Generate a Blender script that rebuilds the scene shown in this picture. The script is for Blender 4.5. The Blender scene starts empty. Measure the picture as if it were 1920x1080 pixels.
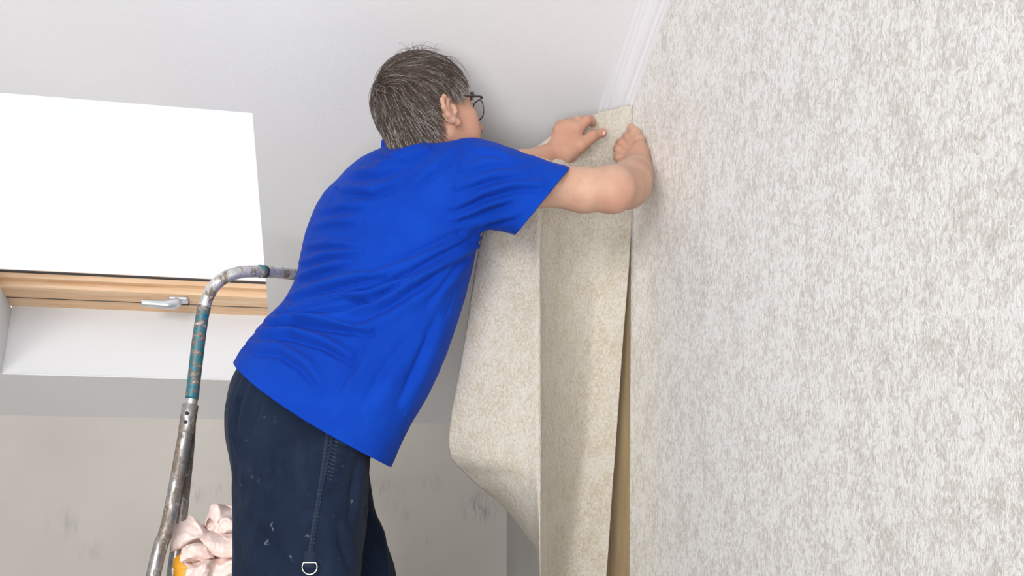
import bpy, bmesh, math, random
import numpy as np
import openvdb
from mathutils import Vector, Matrix, noise
from mathutils.bvhtree import BVHTree

random.seed(7)
rng = np.random.default_rng(7)
SC = bpy.context.scene
COL = SC.collection

# ------------------------------------------------------------------ camera, sky, added lights, exposure
YAW = math.radians(11.4)
CAMZ, FPX, HOR = 1.2, 1800.0, 970.0
cam_data = bpy.data.cameras.new('camera')
cam_data.sensor_width = 36.0
cam_data.lens = FPX / 1920 * 36.0
cam_data.shift_y = (HOR - 540) / 1920
cam_data.clip_start = 0.05
cam = bpy.data.objects.new('camera', cam_data)
cam.location = (0, 0, CAMZ)
cam.rotation_euler = (math.pi / 2, 0, -YAW)
COL.objects.link(cam)
SC.camera = cam

world = bpy.data.worlds.new('overcast_sky')
SC.world = world
world.use_nodes = True
wbg = world.node_tree.nodes['Background']
wbg.inputs['Color'].default_value = (0.93, 0.96, 1.0, 1)
wbg.inputs['Strength'].default_value = 1.08

def area_lamp(name, loc, target, sx, sy, power, color, spread=180):
    ld = bpy.data.lights.new(name, 'AREA')
    ld.shape = 'RECTANGLE'
    ld.spread = math.radians(spread)
    ld.size, ld.size_y, ld.energy, ld.color = sx, sy, power, color
    o = bpy.data.objects.new(name, ld)
    o.location = loc
    o.rotation_euler = (Vector(target) - Vector(loc)).to_track_quat('-Z', 'Y').to_euler()
    COL.objects.link(o)
    return o

area_lamp('added_key_light', (-2.05, -2.0, 2.05), (-0.3, 2.6, 1.75), 1.9, 1.5, 26, (1.0, 0.98, 0.955), 75)  # unseen key light added behind the camera on the left
area_lamp('added_top_fill', (-1.5, -0.9, 2.74), (-1.3, 0.2, 0.6), 2.0, 1.8, 10, (1.0, 0.98, 0.955), 150)  # added weak fill under the flat ceiling, stands for no known fixture
area_lamp('added_low_fill', (-0.72, -1.45, 0.55), (-0.1, 2.4, 2.15), 1.3, 0.9, 22, (1.0, 0.98, 0.955), 90)  # added low fill behind the camera, lifts the sloped ceiling

SC.view_settings.view_transform = 'Standard'
SC.view_settings.look = 'None'
SC.view_settings.gamma = 1.0
SC.view_settings.use_curve_mapping = False
SC.view_settings.exposure = 0.1

# ------------------------------------------------------------------ helpers
RV = Vector((math.cos(YAW), -math.sin(YAW), 0))
WV = Vector((math.sin(YAW), math.cos(YAW), 0))
UP = Vector((0, 0, 1))
CAM = Vector((0, 0, CAMZ))

def P(px, py, d):
    """A point seen in direction (px, py) of the photograph, d metres ahead."""
    return CAM + RV * ((px - 960) / FPX * d) + WV * d + UP * ((HOR - py) / FPX * d)

def Q(lat, d, z):
    v = RV * lat + WV * d
    return Vector((v.x, v.y, z))

def to_px(v):
    """numpy (n,3) world -> px, py, depth"""
    r = v[:, 0] * RV.x + v[:, 1] * RV.y
    d = v[:, 0] * WV.x + v[:, 1] * WV.y
    d = np.maximum(d, 1e-3)
    return 960 + FPX * r / d, HOR - FPX * (v[:, 2] - CAMZ) / d, d

WL = {}

def wl(o):
    return WL.get(o.name, Vector((0, 0, 0))) if o is not None else Vector((0, 0, 0))

def tag(o, label=None, cat=None, group=None, kind=None):
    for k, v in (('label', label), ('category', cat), ('group', group), ('kind', kind)):
        if v:
            o[k] = v
    return o

def thing(name, label, cat, loc, group=None):
    o = bpy.data.objects.new(name, None)
    o.empty_display_size = 0.1
    o.location = loc
    COL.objects.link(o)
    WL[o.name] = Vector(loc)
    return tag(o, label, cat, group)

def link(name, me, mat, parent=None, smooth=True, label=None, kind=None, uv=None):
    o = bpy.data.objects.new(name, me)
    COL.objects.link(o)
    if mat is not None:
        me.materials.append(mat)
    if parent is not None:
        o.parent = parent
        WL[o.name] = wl(parent)
    if smooth:
        me.polygons.foreach_set('use_smooth', [True] * len(me.polygons))
    return tag(o, label, None, None, kind)

def mk(name, verts, faces, mat, parent=None, smooth=True, label=None, kind=None):
    """One mesh object from world coordinates."""
    off = np.array(wl(parent))
    v = np.asarray([tuple(x) for x in verts], dtype=np.float64) - off if not isinstance(verts, np.ndarray) else verts - off
    me = bpy.data.meshes.new(name)
    me.from_pydata(v.tolist(), [], faces if isinstance(faces, list) else faces.tolist())
    me.update()
    return link(name, me, mat, parent, smooth, label, kind)

def mkbm(name, bm, mat, parent=None, smooth=True, label=None, kind=None):
    bmesh.ops.translate(bm, verts=bm.verts, vec=-wl(parent))
    me = bpy.data.meshes.new(name)
    bm.to_mesh(me)
    bm.free()
    return link(name, me, mat, parent, smooth, label, kind)

def box_bm(bm, c, ex, ey, ez, bevel=0.0):
    """box with half-extent vectors ex, ey, ez about c"""
    c, ex, ey, ez = Vector(c), Vector(ex), Vector(ey), Vector(ez)
    vs = [bm.verts.new(c + ex * a + ey * b + ez * e) for a in (-1, 1) for b in (-1, 1) for e in (-1, 1)]
    fs = [(0, 1, 3, 2), (4, 6, 7, 5), (0, 4, 5, 1), (2, 3, 7, 6), (0, 2, 6, 4), (1, 5, 7, 3)]
    nf = [bm.faces.new([vs[i] for i in f]) for f in fs]
    bmesh.ops.recalc_face_normals(bm, faces=nf)
    if bevel > 0:
        es = list({e for f in nf for e in f.edges})
        bmesh.ops.bevel(bm, geom=es, offset=bevel, segments=2, profile=0.5, affect='EDGES')
    return bm

def tube(name, pts, radii, mat, parent=None, sides=20, label=None, smooth_path=True, step=0.008, closed=False, kind=None):
    pts = [Vector(p) for p in pts]
    if not hasattr(radii, '__len__'):
        radii = [radii] * len(pts)
    if smooth_path and len(pts) > 2:
        n = len(pts)
        out, rr = [], []
        for i in range(n - 1):
            p0, p1, p2, p3 = pts[max(i - 1, 0)], pts[i], pts[i + 1], pts[min(i + 2, n - 1)]
            m = max(2, int((p2 - p1).length / step))
            for k in range(m):
                t = k / m
                out.append(0.5 * ((2 * p1) + (p2 - p0) * t + (2 * p0 - 5 * p1 + 4 * p2 - p3) * t * t + (3 * p1 - p0 - 3 * p2 + p3) * t ** 3))
                rr.append(radii[i] * (1 - t) + radii[i + 1] * t)
        out.append(pts[-1]); rr.append(radii[-1])
        pts, radii = out, rr
    verts, faces = [], []
    ref = None
    n = len(pts)
    for i, p in enumerate(pts):
        a = pts[(i - 1) % n] if closed else pts[max(i - 1, 0)]
        b = pts[(i + 1) % n] if closed else pts[min(i + 1, n - 1)]
        t = (b - a).normalized()
        if ref is None:
            ref = t.cross(UP) if abs(t.z) < 0.9 else t.cross(Vector((1, 0, 0)))
        u = (ref - t * ref.dot(t)).normalized()
        ref = u
        v = t.cross(u)
        for k in range(sides):
            an = 2 * math.pi * k / sides
            verts.append(p + (u * math.cos(an) + v * math.sin(an)) * radii[i])
    m = n if closed else n - 1
    for i in range(m):
        j = (i + 1) % n
        for k in range(sides):
            k2 = (k + 1) % sides
            faces.append((i * sides + k, i * sides + k2, j * sides + k2, j * sides + k))
    if not closed:
        faces.append(tuple(reversed(range(sides))))
        faces.append(tuple((n - 1) * sides + k for k in range(sides)))
    return mk(name, verts, faces, mat, parent, True, label, kind)

# ------------------------------------------------------------------ materials
def new_mat(name):
    m = bpy.data.materials.new(name)
    m.use_nodes = True
    nt = m.node_tree
    b = nt.nodes['Principled BSDF']
    return m, nt, b

def N(nt, typ, **kw):
    n = nt.nodes.new(typ)
    for k, v in kw.items():
        if k in n.inputs.keys():
            n.inputs[k].default_value = v
        else:
            setattr(n, k, v)
    return n

def ramp(nt, src, stops):
    r = nt.nodes.new('ShaderNodeValToRGB')
    els = r.color_ramp.elements
    while len(els) < len(stops):
        els.new(0.5)
    for e, (p, c) in zip(els, stops):
        e.position = p
        e.color = (*c, 1) if len(c) == 3 else c
    nt.links.new(src, r.inputs['Fac'])
    return r.outputs['Color']

def mix(nt, fac, a, b, mode='MIX'):
    m = nt.nodes.new('ShaderNodeMix')
    m.data_type = 'RGBA'
    m.blend_type = mode
    for val, sock in ((fac, m.inputs[0]), (a, m.inputs[6]), (b, m.inputs[7])):
        if isinstance(val, (int, float)):
            sock.default_value = val
        elif isinstance(val, tuple):
            sock.default_value = (*val, 1)
        else:
            nt.links.new(val, sock)
    return m.outputs[2]

def math_n(nt, op, a, b=None, c=None):
    m = nt.nodes.new('ShaderNodeMath')
    m.operation = op
    for i, val in enumerate((a, b, c)):
        if val is None:
            continue
        if isinstance(val, (int, float)):
            m.inputs[i].default_value = val
        else:
            nt.links.new(val, m.inputs[i])
    return m.outputs[0]

def coords(nt, scale=(1, 1, 1), which='Object', rot=(0, 0, 0)):
    tc = nt.nodes.new('ShaderNodeTexCoord')
    mp = nt.nodes.new('ShaderNodeMapping')
    mp.inputs['Scale'].default_value = scale
    mp.inputs['Rotation'].default_value = rot
    nt.links.new(tc.outputs[which], mp.inputs['Vector'])
    return mp.outputs[0]

def noise_n(nt, vec, scale, detail=4, rough=0.55, dist=0.0):
    n = N(nt, 'ShaderNodeTexNoise')
    n.inputs['Scale'].default_value = scale
    n.inputs['Detail'].default_value = detail
    n.inputs['Roughness'].default_value = rough
    n.inputs['Distortion'].default_value = dist
    nt.links.new(vec, n.inputs['Vector'])
    return n.outputs['Fac']

def bump(nt, b, h, strength, dist):
    n = nt.nodes.new('ShaderNodeBump')
    n.inputs['Strength'].default_value = strength
    n.inputs['Distance'].default_value = dist
    nt.links.new(h, n.inputs['Height'])
    nt.links.new(n.outputs[0], b.inputs['Normal'])

def plaster(name, col, grain=0.5, dist=0.002, mott=0.04, scale=220):
    m, nt, b = new_mat(name)
    v = coords(nt)
    f = noise_n(nt, v, 2.2, 3)
    lo = tuple(c * (1 - mott) for c in col)
    hi = tuple(min(1, c * (1 + mott)) for c in col)
    nt.links.new(ramp(nt, f, [(0.3, lo), (0.7, hi)]), b.inputs['Base Color'])
    b.inputs['Roughness'].default_value = 0.85
    bump(nt, b, noise_n(nt, v, scale, 3, 0.6), grain, dist)
    return m

M = {}
M['ceiling'] = plaster('painted_ceiling', (0.78, 0.785, 0.805), 0.2, 0.002, 0.02, 140)
M['white'] = plaster('white_paint', (0.76, 0.765, 0.785), 0.05, 0.001, 0.01)
M['cornice'] = plaster('cornice_paint', (0.80, 0.80, 0.84), 0.08, 0.001, 0.015)
M['plain_wall'] = plaster('plain_wall_paint', (0.75, 0.74, 0.72), 0.2, 0.002, 0.03)
M['floor'] = plaster('floor_screed', (0.58, 0.565, 0.54), 0.3, 0.002, 0.1, 60)

def knee_material():
    """bare filled wall with a handful of dark trowel scuffs (metres along the wall, metres up)"""
    m, nt, b = new_mat('bare_filled_wall')
    v = coords(nt)
    base = ramp(nt, noise_n(nt, v, 1.7, 4), [(0.3, (0.53, 0.50, 0.47)), (0.72, (0.62, 0.59, 0.56))])
    vs = coords(nt, (26, 26, 7), rot=(0, math.radians(25), 0))
    streak = ramp(nt, noise_n(nt, vs, 1.7, 5, 0.7), [(0.46, (0, 0, 0)), (0.64, (1, 1, 1))])
    total = None
    for x, z, r, a in ((0.245, 1.295, 0.085, 0.65), (0.43, 1.325, 0.05, 0.5), (0.615, 1.235, 0.085, 0.9), (0.40, 1.11, 0.025, 0.7), (0.33, 1.21, 0.03, 0.5),
                       (-0.45, 1.29, 0.06, 0.5), (-0.36, 1.30, 0.04, 0.5), (-0.88, 1.18, 0.09, 0.35), (-0.80, 1.08, 0.06, 0.35), (0.16, 1.34, 0.05, 0.35)):
        d = nt.nodes.new('ShaderNodeVectorMath')
        d.operation = 'DISTANCE'
        nt.links.new(v, d.inputs[0])
        d.inputs[1].default_value = (x, YK, z)
        f = math_n(nt, 'SUBTRACT', 1.0, math_n(nt, 'DIVIDE', d.outputs['Value'], r))
        f = math_n(nt, 'MULTIPLY', math_n(nt, 'MAXIMUM', f, 0.0), a * 0.95)
        total = f if total is None else math_n(nt, 'ADD', total, f)
    f = math_n(nt, 'MULTIPLY', streak, math_n(nt, 'MINIMUM', total, 0.9))
    nt.links.new(mix(nt, f, base, (0.20, 0.20, 0.19)), b.inputs['Base Color'])
    b.inputs['Roughness'].default_value = 0.85
    bump(nt, b, noise_n(nt, v, 40, 4), 0.12, 0.004)
    return m
YK = 3.675
M['knee'] = knee_material()

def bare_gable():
    """grey filler, browner where the shade behind the hanging strip is painted in"""
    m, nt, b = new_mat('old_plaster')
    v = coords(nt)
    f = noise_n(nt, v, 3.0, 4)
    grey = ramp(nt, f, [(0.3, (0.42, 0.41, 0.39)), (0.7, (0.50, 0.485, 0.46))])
    brown = ramp(nt, noise_n(nt, coords(nt, (1, 9, 0.7)), 9.0, 4), [(0.3, (0.36, 0.255, 0.135)), (0.7, (0.47, 0.35, 0.20))])  # shade and warm bounce of the gap put into the plaster colour
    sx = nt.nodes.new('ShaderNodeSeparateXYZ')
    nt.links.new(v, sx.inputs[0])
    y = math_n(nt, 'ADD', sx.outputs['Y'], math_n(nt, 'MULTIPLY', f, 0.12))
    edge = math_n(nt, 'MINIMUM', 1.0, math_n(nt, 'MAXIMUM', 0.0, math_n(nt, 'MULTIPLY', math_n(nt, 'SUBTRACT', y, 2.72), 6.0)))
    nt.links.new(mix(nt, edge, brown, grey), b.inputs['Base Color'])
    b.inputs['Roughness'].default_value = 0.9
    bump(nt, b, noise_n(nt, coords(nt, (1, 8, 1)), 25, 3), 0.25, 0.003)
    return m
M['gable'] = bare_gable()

def wallpaper(name, cream, fs=1.0, br=0.42):
    """textured paper: dabbed relief, white crests, warm grey grounds; UV in metres (v up)"""
    m, nt, b = new_mat(name)
    v = coords(nt, (0.95, 0.62, 1), 'UV')
    vw = nt.nodes.new('ShaderNodeVectorMath')
    vw.operation = 'ADD'
    wn = N(nt, 'ShaderNodeTexNoise')
    wn.inputs['Scale'].default_value = 60
    wn.inputs['Detail'].default_value = 2
    nt.links.new(v, wn.inputs['Vector'])
    sc = nt.nodes.new('ShaderNodeVectorMath')
    sc.operation = 'SCALE'
    sc.inputs['Scale'].default_value = 0.010
    nt.links.new(wn.outputs['Color'], sc.inputs[0])
    nt.links.new(v, vw.inputs[0])
    nt.links.new(sc.outputs[0], vw.inputs[1])
    w = vw.outputs[0]
    dab = noise_n(nt, w, 140 * fs, 5, 0.62, 0.7)
    fine = noise_n(nt, w, 330 * fs, 3, 0.6)
    big = noise_n(nt, v, 13, 4, 0.6)
    mid = noise_n(nt, v, 34, 3, 0.6)
    s = math_n(nt, 'ADD', math_n(nt, 'MULTIPLY', dab, 0.62), math_n(nt, 'MULTIPLY', fine, 0.26))
    s = math_n(nt, 'ADD', s, math_n(nt, 'MULTIPLY', big, 0.20))
    s = math_n(nt, 'ADD', s, math_n(nt, 'MULTIPLY', mid, 0.22))      # about .65 on average
    ground, cr, mid_c, hi = cream
    col = ramp(nt, s, [(0.53, ground), (0.60, cr), (0.645, mid_c), (0.68, hi)])
    tint = ramp(nt, noise_n(nt, v, 55, 3, 0.7), [(0.60, (0, 0, 0)), (0.74, (1, 1, 1))])
    col = mix(nt, math_n(nt, 'MULTIPLY', tint, 0.35), col, (0.60, 0.50, 0.38))
    nt.links.new(col, b.inputs['Base Color'])
    b.inputs['Roughness'].default_value = 0.6
    b.inputs['Specular IOR Level'].default_value = 0.25
    bump(nt, b, s, br, 0.010)
    return m
M['paper_wall'] = wallpaper('pasted_wallpaper', ((0.67, 0.64, 0.60), (0.77, 0.745, 0.71), (0.83, 0.815, 0.79), (0.94, 0.94, 0.935)))
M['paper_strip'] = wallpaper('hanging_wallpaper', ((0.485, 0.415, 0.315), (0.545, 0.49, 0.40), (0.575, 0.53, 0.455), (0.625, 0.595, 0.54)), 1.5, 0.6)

def wood():
    m, nt, b = new_mat('varnished_pine')
    v = coords(nt, (1.2, 22, 22))
    f = noise_n(nt, v, 2.5, 6, 0.6, 0.8)
    nt.links.new(ramp(nt, f, [(0.3, (0.60, 0.36, 0.19)), (0.52, (0.74, 0.50, 0.31)), (0.75, (0.82, 0.63, 0.44))]), b.inputs['Base Color'])
    b.inputs['Roughness'].default_value = 0.42
    return m
M['wood'] = wood()

def simple(name, col, rough=0.5, metal=0.0, spec=0.5):
    m, nt, b = new_mat(name)
    v = coords(nt)
    f = noise_n(nt, v, 30, 3)
    nt.links.new(ramp(nt, f, [(0.3, tuple(c * 0.92 for c in col)), (0.7, tuple(min(1, c * 1.06) for c in col))]), b.inputs['Base Color'])
    b.inputs['Roughness'].default_value = rough
    b.inputs['Metallic'].default_value = metal
    b.inputs['Specular IOR Level'].default_value = spec
    return m
M['steel_handle'] = simple('brushed_alloy', (0.62, 0.65, 0.70), 0.35, 0.6)
M['dark'] = simple('dark_rubber', (0.03, 0.03, 0.035), 0.6)
M['chrome'] = simple('nickel_ring', (0.75, 0.73, 0.70), 0.25, 1.0)
M['spectacle'] = simple('gunmetal_frame', (0.055, 0.05, 0.05), 0.35, 0.6)
M['orange'] = simple('orange_rubber', (0.95, 0.42, 0.02), 0.5)
M['eye_white'] = simple('eye_white', (0.8, 0.77, 0.74), 0.25)
M['iris'] = simple('iris', (0.10, 0.09, 0.07), 0.2)
M['leather'] = simple('black_shoe_leather', (0.04, 0.035, 0.03), 0.5)
M['plank'] = simple('weathered_plank', (0.42, 0.34, 0.25), 0.8)

def glass(name):
    m, nt, b = new_mat(name)
    nt.nodes.remove(b)
    out = nt.nodes['Material Output']
    t = nt.nodes.new('ShaderNodeBsdfTransparent')
    g = nt.nodes.new('ShaderNodeBsdfGlossy')
    g.inputs['Roughness'].default_value = 0.02
    mx = nt.nodes.new('ShaderNodeMixShader')
    mx.inputs[0].default_value = 0.05
    nt.links.new(t.outputs[0], mx.inputs[1])
    nt.links.new(g.outputs[0], mx.inputs[2])
    nt.links.new(mx.outputs[0], out.inputs['Surface'])
    return m
M['glass'] = glass('clear_glass')

def dirty_metal(name, lo, hi, cut):
    m, nt, b = new_mat(name)
    v = coords(nt)
    a = noise_n(nt, v, 55, 6, 0.7)
    c = noise_n(nt, v, 130, 4, 0.7)
    d = noise_n(nt, coords(nt, (1, 1, 0.35)), 38, 5, 0.65)
    met = ramp(nt, a, [(0.35, lo), (0.6, hi)])
    grime = ramp(nt, c, [(0.35, (0.10, 0.085, 0.07)), (0.65, (0.28, 0.22, 0.17))])
    m1 = ramp(nt, d, [(cut, (0, 0, 0)), (cut + 0.07, (1, 1, 1))])
    col = mix(nt, m1, met, grime)
    m2 = ramp(nt, noise_n(nt, v, 90, 5, 0.75), [(0.60, (0, 0, 0)), (0.64, (1, 1, 1))])
    col = mix(nt, m2, col, (0.62, 0.58, 0.55))
    nt.links.new(col, b.inputs['Base Color'])
    nt.links.new(math_n(nt, 'MULTIPLY', math_n(nt, 'SUBTRACT', 1.0, m1), 0.6), b.inputs['Metallic'])
    b.inputs['Roughness'].default_value = 0.38
    bump(nt, b, a, 0.3, 0.002)
    return m
M['rail'] = dirty_metal('spattered_handrail', (0.46, 0.455, 0.46), (0.74, 0.735, 0.74), 0.53)
M['steel'] = dirty_metal('paint_spattered_steel', (0.22, 0.215, 0.225), (0.42, 0.41, 0.42), 0.47)

def teal_tape():
    m, nt, b = new_mat('worn_teal_tape')
    v = coords(nt, (1, 1, 1.6))
    f = noise_n(nt, v, 45, 5, 0.7)
    c = ramp(nt, f, [(0.36, (0.008, 0.09, 0.14)), (0.46, (0.015, 0.19, 0.25)), (0.51, (0.09, 0.085, 0.08)), (0.60, (0.19, 0.17, 0.15)), (0.70, (0.55, 0.52, 0.50))])
    nt.links.new(c, b.inputs['Base Color'])
    b.inputs['Roughness'].default_value = 0.45
    bump(nt, b, f, 0.4, 0.002)
    return m
M['teal'] = teal_tape()

def fabric(name, dark, light, scale=900, rough=0.9, mottle=6, bstr=0.15, sheen=0.15, spots=None):
    m, nt, b = new_mat(name)
    v = coords(nt)
    f = noise_n(nt, v, mottle, 4, 0.6)
    col = ramp(nt, f, [(0.3, dark), (0.72, light)])
    if spots:
        s = math_n(nt, 'MULTIPLY', ramp(nt, noise_n(nt, v, 46, 6, 0.75), [(0.63, (0, 0, 0)), (0.72, (1, 1, 1))]),
                   ramp(nt, noise_n(nt, v, 9, 2), [(0.50, (0, 0, 0)), (0.58, (1, 1, 1))]))
        col = mix(nt, math_n(nt, 'MULTIPLY', s, 0.5), col, spots)
        haze = ramp(nt, noise_n(nt, coords(nt, (1, 1, 0.4)), 12, 5, 0.7), [(0.55, (0, 0, 0)), (0.8, (1, 1, 1))])
        col = mix(nt, math_n(nt, 'MULTIPLY', haze, 0.07), col, (0.16, 0.21, 0.32))
    nt.links.new(col, b.inputs['Base Color'])
    b.inputs['Roughness'].default_value = rough
    b.inputs['Specular IOR Level'].default_value = 0.15
    b.inputs['Sheen Weight'].default_value = sheen
    b.inputs['Sheen Roughness'].default_value = 0.4
    bump(nt, b, noise_n(nt, v, scale, 2), bstr, 0.001)
    return m
M['shirt'] = fabric('royal_blue_jersey', (0.001, 0.034, 0.33), (0.002, 0.050, 0.42), sheen=0.03)
M['trousers'] = fabric('navy_twill', (0.005, 0.011, 0.028), (0.012, 0.022, 0.048), sheen=0.06, spots=(0.5, 0.53, 0.6))
M['thread'] = fabric('pale_blue_thread', (0.035, 0.055, 0.085), (0.06, 0.085, 0.12), sheen=0.05)
M['trim'] = fabric('navy_webbing', (0.012, 0.020, 0.042), (0.022, 0.034, 0.062), sheen=0.05)
M['rag'] = fabric('pale_pink_cotton', (0.84, 0.65, 0.60), (0.90, 0.77, 0.73), sheen=0.1, mottle=14)

def skin():
    m, nt, b = new_mat('skin')
    v = coords(nt)
    f = noise_n(nt, v, 14, 4, 0.6)
    col = ramp(nt, f, [(0.3, (0.49, 0.27, 0.185)), (0.55, (0.56, 0.34, 0.245)), (0.75, (0.60, 0.39, 0.29))])
    at = nt.nodes.new('ShaderNodeAttribute')
    at.attribute_name = 'flush'
    col = mix(nt, math_n(nt, 'MULTIPLY', at.outputs['Fac'], 1.0), col, (0.43, 0.19, 0.135))
    sp = ramp(nt, noise_n(nt, v, 120, 2), [(0.70, (0, 0, 0)), (0.76, (1, 1, 1))])
    col = mix(nt, math_n(nt, 'MULTIPLY', sp, 0.35), col, (0.40, 0.17, 0.11))
    nt.links.new(col, b.inputs['Base Color'])
    b.inputs['Roughness'].default_value = 0.5
    b.inputs['Specular IOR Level'].default_value = 0.35
    b.inputs['Subsurface Weight'].default_value = 0.12
    b.inputs['Subsurface Radius'].default_value = (1.0, 0.35, 0.2)
    b.inputs['Subsurface Scale'].default_value = 0.008
    bump(nt, b, noise_n(nt, v, 150, 5, 0.7), 0.28, 0.0022)
    return m
M['skin'] = skin()
M['nail'] = simple('fingernail', (0.66, 0.42, 0.34), 0.3)

def hair_mat():
    m, nt, b = new_mat('greying_brown_hair')
    hi = nt.nodes.new('ShaderNodeHairInfo')
    at = nt.nodes.new('ShaderNodeAttribute')
    at.attribute_name = 'grey'
    s = math_n(nt, 'SUBTRACT', at.outputs['Fac'], hi.outputs['Random'])
    f = math_n(nt, 'ADD', math_n(nt, 'MULTIPLY', s, 3.0), 0.5)
    brown = ramp(nt, hi.outputs['Random'], [(0.0, (0.026, 0.018, 0.014)), (0.6, (0.058, 0.039, 0.030)), (1.0, (0.11, 0.073, 0.056))])
    col = mix(nt, f, brown, (0.40, 0.375, 0.36))
    for n in nt.nodes:
        if n.type == 'MIX':
            n.clamp_factor = True
    nt.links.new(col, b.inputs['Base Color'])
    b.inputs['Roughness'].default_value = 0.42
    b.inputs['Specular IOR Level'].default_value = 0.4
    return m
M['hair_strand'] = hair_mat()
M['hair_cap'] = simple('dark_hair_base', (0.045, 0.034, 0.028), 0.8, 0.0, 0.1)

# ------------------------------------------------------------------ room
XG, YK, ZK, SL = 0.72, 3.675, CAMZ + 0.36, 0.44
TH = math.atan(SL)
def zs(y):
    return ZK + SL * (YK - y)
XL, YB = -3.2, -2.6
YF = 1.35                      # where the slope turns into the flat ceiling
ZF = zs(YF)

def struct(name, bm, mat, parent=None, smooth=False):
    return mkbm(name, bm, mat, parent, smooth, None, 'structure')

bm = bmesh.new()
box_bm(bm, ((XL + XG) / 2, (YB + YK) / 2, -0.05), ((XG - XL) / 2 + 0.1, 0, 0), (0, (YK - YB) / 2 + 0.1, 0), (0, 0, 0.05))
struct('floor', bm, M['floor'])
bm = bmesh.new()
box_bm(bm, ((XL + XG) / 2, YK + 0.05, ZK / 2), ((XG - XL) / 2, 0, 0), (0, 0.05, 0), (0, 0, ZK / 2))
struct('wall_back', bm, M['knee'])
def gable_wall(x0, x1):
    bm = bmesh.new()
    prof = [(YB - 0.1, 0), (YK + 0.1, 0), (YK + 0.1, ZK + 0.10), (YF, ZF + 0.12), (YB - 0.1, ZF + 0.12)]
    vs = [[bm.verts.new((x, y, z)) for (y, z) in prof] for x in (x0, x1)]
    bm.faces.new(vs[0]); bm.faces.new(list(reversed(vs[1])))
    for i in range(5):
        j = (i + 1) % 5
        bm.faces.new((vs[0][i], vs[1][i], vs[1][j], vs[0][j]))
    bmesh.ops.recalc_face_normals(bm, faces=bm.faces)
    return bm
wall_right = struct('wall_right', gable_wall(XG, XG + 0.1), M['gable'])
struct('wall_left', gable_wall(XL - 0.1, XL), M['plain_wall'])
bm = bmesh.new()
box_bm(bm, ((XL + XG) / 2, YB - 0.05, ZF / 2), ((XG - XL) / 2, 0, 0), (0, 0.05, 0), (0, 0, ZF / 2))
struct('wall_front', bm, M['plain_wall'])

# sloped ceiling with the skylight opening, then the flat ceiling in the same object
SKX0, SKX1, SKY0, SKY1 = -1.02, -0.152, 2.333, 3.424       # opening in plan
US = Vector((0, -math.cos(TH), math.sin(TH)))                # up the slope
NS = Vector((0, math.sin(TH), math.cos(TH)))                 # out through the roof
def S(x, y, n=0.0):
    return Vector((x, y, zs(y))) + NS * n
bm = bmesh.new()
def slab(x0, x1, y0, y1):
    vs = [bm.verts.new(S(x, y, n)) for n in (0, 0.05) for (x, y) in ((x0, y0), (x1, y0), (x1, y1), (x0, y1))]
    for f in ((0, 1, 2, 3), (7, 6, 5, 4), (0, 4, 5, 1), (1, 5, 6, 2), (2, 6, 7, 3), (3, 7, 4, 0)):
        bm.faces.new([vs[i] for i in f])
slab(XL, SKX0, YF, YK)
slab(SKX1, XG, YF, YK)
slab(SKX0, SKX1, YF, SKY0)
slab(SKX0, SKX1, SKY1, YK)
box_bm(bm, ((XL + XG) / 2, (YB + YF) / 2, ZF + 0.03), ((XG - XL) / 2, 0, 0), (0, (YF - YB) / 2, 0), (0, 0, 0.03))
bmesh.ops.recalc_face_normals(bm, faces=bm.faces)
struct('ceiling', bm, M['ceiling'])

# skylight: lining boards, frame, sash, pane, handle
RD = 0.262                                                   # depth of the reveal
win = bpy.data.objects.new('window_1', None)
win.location = S((SKX0 + SKX1) / 2, SKY1)
COL.objects.link(win)
WL['window_1'] = Vector(win.location)
win['kind'] = 'structure'
win['label'] = 'pine framed roof window set in the sloped ceiling'
XM, HX = (SKX0 + SKX1) / 2, (SKX1 - SKX0) / 2
EX = Vector((1, 0, 0))
LEN = (SKY1 - SKY0) / math.cos(TH)
O_ = S(XM, SKY1)                                             # bottom centre of the opening
def wbox(name, x, u, n, hx, hu, hn, mat, bev=0.0, parent=win, label=None):
    bm = bmesh.new()
    box_bm(bm, O_ + EX * x + US * u + NS * n, EX * hx, US * hu, NS * hn, bev)
    return mkbm(name, bm, mat, parent, False, label)
T = 0.009
LC, LH = RD / 2 + 0.005, RD / 2 - 0.006
wbox('reveal_lining', 0, -T + 0.0012, LC + 0.035, HX, T, LH + 0.04, M['white'])
wbox('reveal_lining', 0, LEN + T + 0.0004, LC, HX + 2 * T, T, LH, M['white'])
wbox('reveal_lining', -HX - T - 0.0004, LEN / 2, LC, T, LEN / 2 + 2 * T, LH, M['white'])
wbox('reveal_lining', HX + T + 0.0004, LEN / 2, LC, T, LEN / 2 + 2 * T, LH, M['white'])
wbox('outer_casing', -HX - 0.16, LEN / 2, RD + 0.03, 0.012, LEN / 2 + 0.15, 0.045, M['dark'])
wbox('outer_casing', HX + 0.16, LEN / 2, RD + 0.03, 0.012, LEN / 2 + 0.15, 0.045, M['dark'])
HX0, HX = HX, HX + 0.142
LEN0, LEN = LEN, LEN + 0.13
FW = 0.066                                                   # outer frame
wbox('frame_rail', 0, FW / 2, RD + 0.043, HX, FW / 2, 0.035, M['wood'], 0.003)
wbox('frame_rail', 0, LEN - FW / 2, RD + 0.035, HX, FW / 2, 0.035, M['wood'], 0.003)
wbox('frame_stile', -HX + FW / 2, LEN / 2, RD + 0.035, FW / 2, LEN / 2 - FW, 0.035, M['wood'], 0.003)
wbox('frame_stile', HX - FW / 2, LEN / 2, RD + 0.035, FW / 2, LEN / 2 - FW, 0.035, M['wood'], 0.003)
sw = 0.058
u0, u1 = FW + 0.006, LEN - FW - 0.006
sx = HX - FW - 0.004
sash = wbox('sash_rail', 0, u0 + sw / 2, RD + 0.028, sx, sw / 2, 0.036, M['wood'], 0.004)
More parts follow.
